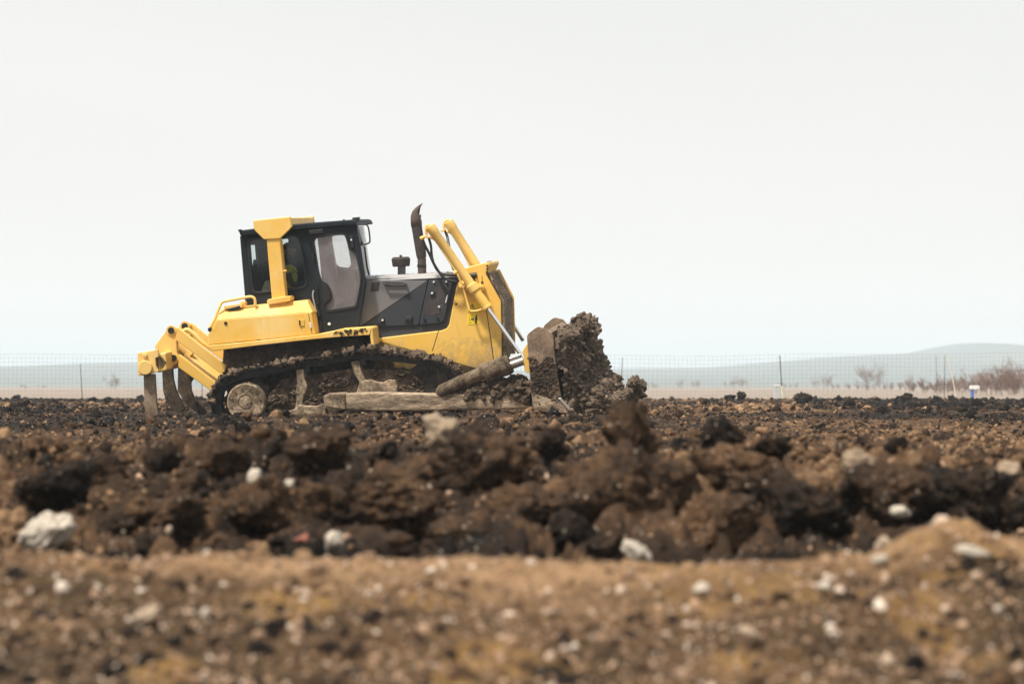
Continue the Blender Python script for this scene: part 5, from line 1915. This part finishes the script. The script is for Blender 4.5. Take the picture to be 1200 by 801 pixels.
# cap: dome and peak
mb = MB()
vs, fs = [], []
for j in range(7):
    el = math.radians(j * 15)
    for k in range(24):
        a = 2 * math.pi * k / 24
        p = Vector((0.112 * math.cos(el) * math.cos(a), 0.092 * math.cos(el) * math.sin(a), 0.035 + 0.098 * math.sin(el)))
        vs.append(tuple(RM @ p + (hc - hip)))
for j in range(6):
    for k in range(24):
        k2 = (k + 1) % 24
        fs.append((j * 24 + k, j * 24 + k2, (j + 1) * 24 + k2, (j + 1) * 24 + k))
mb.add(vs, fs)
pk = []
for a in np.linspace(-1.1, 1.1, 12):
    pk.append((0.10 * math.cos(a), 0.088 * math.sin(a)))
pk2 = [(0.19 * math.cos(a * 0.7), 0.085 * math.sin(a * 1.05)) for a in np.linspace(1.1, -1.1, 12)]
mb.loft([tuple(RM @ Vector((x, y, 0.035)) + (hc - hip)) for x, y in pk + pk2], [tuple(RM @ Vector((x, y, 0.043)) + (hc - hip)) for x, y in pk + pk2])
mb.build('cap', M['capc'], op)

# ------------------------------------------------------------------ wire fence
FD = 105.0
fence = bpy.data.objects.new('wire_fence', None)
C.objects.link(fence)
fence.location = (0, FD, 0)
tag(fence, 'thin square-mesh wire fence on slender stakes along the far edge of the field', 'fence')
r = np.random.default_rng(3)
mb = MB()
zt = EYE + FD * (HY - 415.5) / F
pitch = 0.15
xs = np.arange(-27, 27.01, pitch)
sag = lambda x: zt - 0.03 * np.cos(x * 0.9) - 0.04 * np.sin(x * 0.23 + 1)
hw_ = 0.0027
for x in xs:
    xw = x + r.normal(0, 0.004)
    z1 = sag(x)
    mb.add([(xw - hw_, 0, 0.0), (xw + hw_, 0, 0.0), (xw, 0.008, 0.0), (xw - hw_ + 0.01, 0, z1), (xw + hw_ + 0.01, 0, z1), (xw + 0.01, 0.008, z1)],
           [(0, 1, 4, 3), (1, 2, 5, 4), (2, 0, 3, 5)])
nrow = 11
xc = np.arange(-27, 27.01, 0.9)
for k in range(nrow):
    t = (k + 1) / nrow
    for i in range(len(xc) - 1):
        za, zb_ = sag(xc[i]) * t, sag(xc[i + 1]) * t
        mb.add([(xc[i], -0.004, za - hw_), (xc[i], -0.004, za + hw_), (xc[i], 0.006, za), (xc[i + 1], -0.004, zb_ - hw_), (xc[i + 1], -0.004, zb_ + hw_), (xc[i + 1], 0.006, zb_)],
               [(0, 1, 4, 3), (1, 2, 5, 4), (2, 0, 3, 5)])
mb.build('wire_mesh', M['wire'], fence, 0, smooth=False, recalc=False)
for (bx, by), (tx, ty), rad, mat in (((97, 474), (94, 426), 0.022, 'stake'), ((727, 470), (729.5, 419), 0.02, 'stake'), ((917, 468), (913.7, 416), 0.03, 'stake'), ((1106.5, 470), (1107.5, 416), 0.018, 'stake'), ((237, 470), (237, 432), 0.02, 'stake'),
                                    ((-60, 470), (-61, 418), 0.022, 'stake'), ((1255, 470), (1256, 418), 0.022, 'stake'), ((1098, 470), (1097, 416), 0.014, 'stake')):
    p, q = spot(bx, by, FD - 0.1), spot(tx, ty, FD - 0.1)
    mb = MB()
    o = Vector((0, FD, 0))
    mb.tube([p - o, q - o], rad * 0.75, 8, r_end=rad * 0.5)
    mb.build('fence_stake', M[mat], fence)
mb = MB()
p, q = spot(1120, 464, FD - 0.3), spot(1108, 416, FD - 0.1)
mb.tube([p, p.lerp(q, 0.5) + Vector((0.04, 0, 0.05)), q], 0.018, 8)
cane = mb.build('cane', M['cane'], None)
tag(cane, 'pale bent cane leaning against the wire fence', 'cane')
# lower white sleeve of the stake by the white box
mb = MB()
p, q = spot(917.3, 467, FD - 0.25), spot(916.3, 452, FD - 0.25)
mb.tube([p - Vector((0, FD, 0)), q - Vector((0, FD, 0))], 0.045, 10)
mb.build('stake_sleeve', M['cane'], fence)

# white box and blue box with a white lid
def bx(name, label, cat, px0, px1, py0, py1, d, mat, lid=None):
    e = bpy.data.objects.new(name, None)
    C.objects.link(e)
    a, b = spot(px0, py1, d), spot(px1, py0, d)
    c = (a + b) / 2
    zb_ = min(a.z, 0.02)
    e.location = (c.x, d, 0)
    w, hh = (b.x - a.x) / 2, b.z
    mb = MB()
    top = hh if lid is None else hh - 0.16
    mb.prism([(-w, 0.0), (w, 0.0), (w, top), (-w, top)], -w, w)
    mb.build('box_body', mat, e, 0.03, seg=3)
    mb = MB()
    if lid:
        mb.prism([(-w - 0.05, top + 0.005), (w + 0.22, top + 0.005), (w + 0.2, hh), (-w - 0.03, hh)], -w - 0.05, w + 0.05)
        mb.build('lid', lid, e, 0.02)
    else:
        mb.prism([(-w * 1.06, hh * 0.86), (w * 1.06, hh * 0.86), (w * 1.06, hh * 0.92), (-w * 1.06, hh * 0.92)], -w * 1.06, w * 1.06)
        mb.build('rim', mat, e, 0.01)
    tag(e, label, cat)


bx('storage_box', 'pale white box standing by the fence stake on the field edge', 'box', 906.5, 914.5, 450.5, 467, 106.5, M['box_white'])
bx('storage_box', 'small blue box with a white lid beyond the fence', 'box', 1137.5, 1141.5, 451.5, 464, 125.0, M['blue'], M['white'])

# ------------------------------------------------------------------ bare shrubs beyond the fence
def shrub(px, py_top, width, d, seed, label, stems=7, group='leafless shrubs beyond the wire fence'):
    r = np.random.default_rng(seed)
    H = EYE + d * (HY - py_top) / F
    Wd = width * d / F / 2
    e = bpy.data.objects.new('bare_shrub', None)
    C.objects.link(e)
    e.location = ((px - 600) / F * d, d, 0)
    tag(e, label, 'shrub', group)
    st, tw = MB(), MB()

    def grow(p, dirv, ln_, rad, depth):
        pts = [p]
        n = 4
        dv = dirv.copy()
        for k in range(n):
            dv = dv + r.normal(0, 0.13, 3)
            dv[2] += 0.06
            dv /= np.linalg.norm(dv)
            p = p + dv * ln_ / n
            pts.append(p)
        (st if depth < 2 else tw).tube(pts, rad, 4 if depth < 2 else 3, False, rad * 0.5)
        if depth >= 3:
            return
        for k in range(r.integers(4, 8)):
            q = pts[r.integers(1, n + 1)]
            nd_ = dv + r.normal(0, 0.5, 3)
            nd_[2] = abs(nd_[2]) * 0.8 + 0.15
            nd_ /= np.linalg.norm(nd_)
            grow(q, nd_, ln_ * r.uniform(0.45, 0.75), max(rad * 0.55, 0.004), depth + 1)

    for k in range(stems):
        x0 = r.uniform(-0.6, 0.6) * Wd
        dv = np.array([x0 / Wd * 0.35 + r.normal(0, 0.15), r.normal(0, 0.2), 1.0])
        dv /= np.linalg.norm(dv)
        edge = 1 - 0.4 * (x0 / Wd) ** 2
        grow(np.array([x0, r.uniform(-0.4, 0.4) * Wd, -0.02]), dv, H * 0.55 * edge * r.uniform(0.6, 1.05), 0.011 * H * 0.5 + 0.004, 0)
    st.build('stem', M['bark'], e, 0, recalc=False)
    tw.build('twigs', M['bark'], e, 0, recalc=False)
    return e


shrub(1172, 417, 52, 150, 1, 'tall dense leafless shrub at the right end of the field edge', 12)
shrub(1196, 420, 44, 160, 2, 'leafless shrub cut by the frame beyond the tallest one', 10)
shrub(1140, 428, 46, 170, 3, 'leafless shrub right behind the small blue box', 10)
shrub(1112, 436, 40, 165, 4, 'low leafless shrub behind the leaning pale cane', 9)
shrub(1088, 441, 34, 180, 5, 'low leafless bush left of the leaning cane', 8)
shrub(1066, 438, 26, 220, 6, 'thin leafless bush above the dome shaped clod', 7)
shrub(1021, 420, 26, 330, 7, 'tall faint leafless shrub between the white box and the cane', 9)
shrub(1010, 446, 50, 320, 8, 'low faint thicket at the foot of the tall faint shrub', 10)
shrub(962, 436, 30, 420, 9, 'faint leafless shrub right of the ragged clod heap', 8)
shrub(985, 446, 34, 380, 10, 'faint low thicket before the hazy hills', 8)
shrub(862, 440, 60, 520, 11, 'wide faint thicket above the dark twin clod', 12)
shrub(805, 443, 50, 560, 12, 'wide faint thicket right of the soil heap', 10)
shrub(760, 446, 40, 560, 13, 'faint low thicket beside the slim stake right of the heap', 8)
shrub(132, 437, 20, 420, 14, 'faint lone leafless shrub left of the ripper', 7)
shrub(40, 449, 50, 520, 15, 'faint low thicket at the left field edge', 8)
shrub(1155, 431, 40, 158, 21, 'dense leafless shrub between the tallest one and the blue box', 12)
shrub(1128, 438, 34, 185, 22, 'twiggy low shrub just left of the blue box', 11)
shrub(1186, 430, 40, 190, 23, 'tangled leafless shrub at the foot of the tallest one', 12)
shrub(1100, 444, 40, 200, 24, 'low tangled scrub at the foot of the pale cane', 12)
shrub(1045, 446, 46, 300, 25, 'low hazy scrub above the skyline dome clod', 11)
shrub(920, 447, 50, 520, 26, 'faint hazy scrub behind the white box', 11)
shrub(1228, 412, 60, 155, 16, 'leafless shrub beyond the right edge of the field', 9)

# ------------------------------------------------------------------ hills
def hill_material():
    m, nt, b = new_mat('hill_cover')
    geo = nt.nodes.new('ShaderNodeNewGeometry')
    n = noise(nt, geo.outputs['Position'], 0.006, 6, 0.6)
    cr = ramp(nt, [(0.35, (0.045, 0.06, 0.045)), (0.6, (0.10, 0.10, 0.075)), (0.8, (0.2, 0.17, 0.12))])
    ln(nt, n, cr.inputs[0])
    ln(nt, cr.outputs[0], b.inputs['Base Color'])
    b.inputs['Roughness'].default_value = 0.95
    return m


M['hill'] = hill_material()
OUT = np.array([(-600, 440), (-200, 436), (0, 433), (60, 428.5), (110, 425), (170, 424), (230, 427), (320, 430), (500, 433), (640, 433), (740, 431), (800, 430.5), (830, 430), (880, 425.5), (930, 421.5), (960, 418.5), (1000, 416), (1060, 413.5), (1075, 411), (1090, 407.5), (1110, 403.5), (1130, 401.2), (1140, 401.2), (1160, 403.5), (1190, 406), (1260, 409), (1400, 418), (1900, 438)], float)


def hills():
    d0, dr_, d1 = 1500.0, 3000.0, 4200.0
    pxs = np.linspace(-500, 1800, 240)
    ds = np.concatenate([np.linspace(d0, dr_, 34), np.linspace(dr_ + 100, d1, 10)])
    PX, D = np.meshgrid(pxs, ds)
    X = (PX - 600) / F * dr_ * (0.6 + 0.4 * D / dr_)
    pxr = 600 + X / dr_ * F
    Hr = EYE + dr_ * (HY - np.interp(pxr, OUT[:, 0], OUT[:, 1])) / F
    t = np.where(D <= dr_, (D - d0) / (dr_ - d0), 1 - (D - dr_) / (d1 - dr_))
    Z = Hr * (0.35 * t + 0.65 * smooth01(t)) - 0.5 + 2.5 * (fbm2(X * 0.006, D * 0.006, 8, 4) - 0.5) * t * (1 - t) * 4
    nr, nc = X.shape
    idx = np.arange(nr * nc).reshape(nr, nc)
    fc = np.stack([idx[:-1, :-1], idx[:-1, 1:], idx[1:, 1:], idx[1:, :-1]], -1).reshape(-1, 4)
    o = np_mesh('hills', np.stack([X, D, Z], -1).reshape(-1, 3), fc, M['hill'])
    tag(o, kind='structure')


hills()

# ------------------------------------------------------------------ give every separate piece its own object
def separate(o):
    me = o.data
    nv = len(me.vertices)
    par = list(range(nv))

    def find(a):
        while par[a] != a:
            par[a] = par[par[a]]
            a = par[a]
        return a
    for e in me.edges:
        a, b = find(e.vertices[0]), find(e.vertices[1])
        if a != b:
            par[a] = b
    groups = {}
    for i in range(nv):
        groups.setdefault(find(i), []).append(i)
    if len(groups) < 2:
        return
    keys = list(groups)
    for kk in keys:
        keep = set(groups[kk])
        q = o.copy()
        q.data = me.copy()
        bm = bmesh.new()
        bm.from_mesh(q.data)
        bm.verts.ensure_lookup_table()
        bmesh.ops.delete(bm, geom=[v for v in bm.verts if v.index not in keep], context='VERTS')
        bm.to_mesh(q.data)
        bm.free()
        q.name = o.name.split('.')[0]
        C.objects.link(q)
    bpy.data.objects.remove(o)


APART = {'track_guard', 'door_latch', 'latch_recess', 'latch_tongue', 'panel_knob', 'bonnet_bolt', 'door_hinge', 'lock_button', 'panel_bolt', 'brace_rod',
         'back_stiffener', 'roof_bracket', 'roof_lamp', 'shank_pin', 'lamp_bolt', 'filler_cover', 'panel_seam', 'plating_seam', 'hydraulic_hose', 'hydraulic_pipe', 'hose_coupling', 'pipe_clamp', 'mirror_frame', 'cylinder_gland', 'grab_handle'}
for o in [o for o in bpy.data.objects if o.type == 'MESH' and o.name.split('.')[0] in APART]:
    if not o.children:
        separate(o)
for o in bpy.data.objects:
    if o.name.split('.')[0] in ('caked_mud', 'packed_mud', 'dried_splash'):
        o['kind'] = 'stuff'

# ------------------------------------------------------------------ haze
mb = MB()
mb.box((-6800, -50, -3.0), (6800, 6050, 52.0))
m = bpy.data.materials.new('pale_air')
m.use_nodes = True
nt = m.node_tree
nt.nodes.remove(nt.nodes['Principled BSDF'])
pv = nt.nodes.new('ShaderNodeVolumePrincipled')
pv.inputs['Color'].default_value = (0.79, 0.915, 1.0, 1)
pv.inputs['Density'].default_value = 0.00040
pv.inputs['Anisotropy'].default_value = 0.0
nt.links.new(pv.outputs[0], nt.nodes['Material Output'].inputs['Volume'])
hz = mb.build('haze', m, None, 0, smooth=False)
tag(hz, kind='stuff')

# ------------------------------------------------------------------ sky and sun
SUN_EL, SUN_AZ = math.radians(61), math.radians(226)     # azimuth clockwise from +Y: behind the camera, a little left
w = bpy.data.worlds.new('World')
scene.world = w
w.use_nodes = True
nt = w.node_tree
bg = nt.nodes['Background']
out = nt.nodes['World Output']
sky = nt.nodes.new('ShaderNodeTexSky')
sky.sky_type = 'NISHITA'
sky.sun_disc = False
sky.sun_elevation = SUN_EL
sky.sun_rotation = SUN_AZ
sky.dust_density = 3.0
nt.links.new(sky.outputs[0], bg.inputs[0])
bg.inputs[1].default_value = 0.06
# cloud deck over the blue: an even, bright overcast with slow variation
tc = nt.nodes.new('ShaderNodeTexCoord')
mp = nt.nodes.new('ShaderNodeMapping')
mp.inputs['Scale'].default_value = (1.2, 1.2, 5.0)
nt.links.new(tc.outputs['Generated'], mp.inputs['Vector'])
n = noise(nt, mp.outputs[0], 1.6, 4, 0.5, 0.5)
cr = ramp(nt, [(0.28, (0.80, 0.81, 0.80)), (0.72, (0.92, 0.91, 0.885))])
nt.links.new(n, cr.inputs[0])
cl = nt.nodes.new('ShaderNodeBackground')
cl.inputs[1].default_value = 0.505
# brighter, slightly warmer towards the horizon, as thin overcast is
sep = nt.nodes.new('ShaderNodeSeparateXYZ')
nt.links.new(tc.outputs['Generated'], sep.inputs[0])
hr_ = ramp(nt, [(0.0, (1, 1, 1)), (0.16, (0, 0, 0))])
nt.links.new(math_n(nt, 'ABSOLUTE', sep.outputs[2]), hr_.inputs[0])
deck = mixc(nt, hr_.outputs[0], cr.outputs[0], (1.0, 0.965, 0.925))
nt.links.new(deck, cl.inputs[0])
mx = nt.nodes.new('ShaderNodeMixShader')
mx.inputs[0].default_value = 0.95
nt.links.new(bg.outputs[0], mx.inputs[1])
nt.links.new(cl.outputs[0], mx.inputs[2])
nt.links.new(mx.outputs[0], out.inputs[0])

sl = bpy.data.lights.new('sun', 'SUN')
sl.energy = 3.0
sl.angle = math.radians(6)
sl.color = (1.0, 0.95, 0.87)
so = bpy.data.objects.new('sun', sl)
C.objects.link(so)
sd_ = Vector((math.sin(SUN_AZ) * math.cos(SUN_EL), math.cos(SUN_AZ) * math.cos(SUN_EL), math.sin(SUN_EL)))
so.rotation_euler = sd_.to_track_quat('Z', 'Y').to_euler()

# ------------------------------------------------------------------ camera
cd = bpy.data.cameras.new('camera')
cam = bpy.data.objects.new('camera', cd)
C.objects.link(cam)
cam.location = (0, 0, EYE)
cam.rotation_euler = (math.radians(90), 0, 0)
cd.lens = 105.0
cd.sensor_width = 36.0
cd.shift_y = (HY - 400.5) / 1200.0
cd.clip_start = 0.1
cd.clip_end = 20000
cd.dof.use_dof = True
cd.dof.focus_distance = 44.9
cd.dof.aperture_fstop = 2.4
cd.dof.aperture_blades = 9
scene.camera = cam

scene.view_settings.view_transform = 'Standard'
scene.view_settings.look = 'None'
scene.view_settings.exposure = 1.0
scene.view_settings.gamma = 1.0
scene.cycles.use_denoising = True
scene.cycles.use_adaptive_sampling = True
scene.cycles.adaptive_threshold = 0.02
scene.cycles.max_bounces = 6
scene.cycles.transparent_max_bounces = 12
scene.cycles.volume_bounces = 1
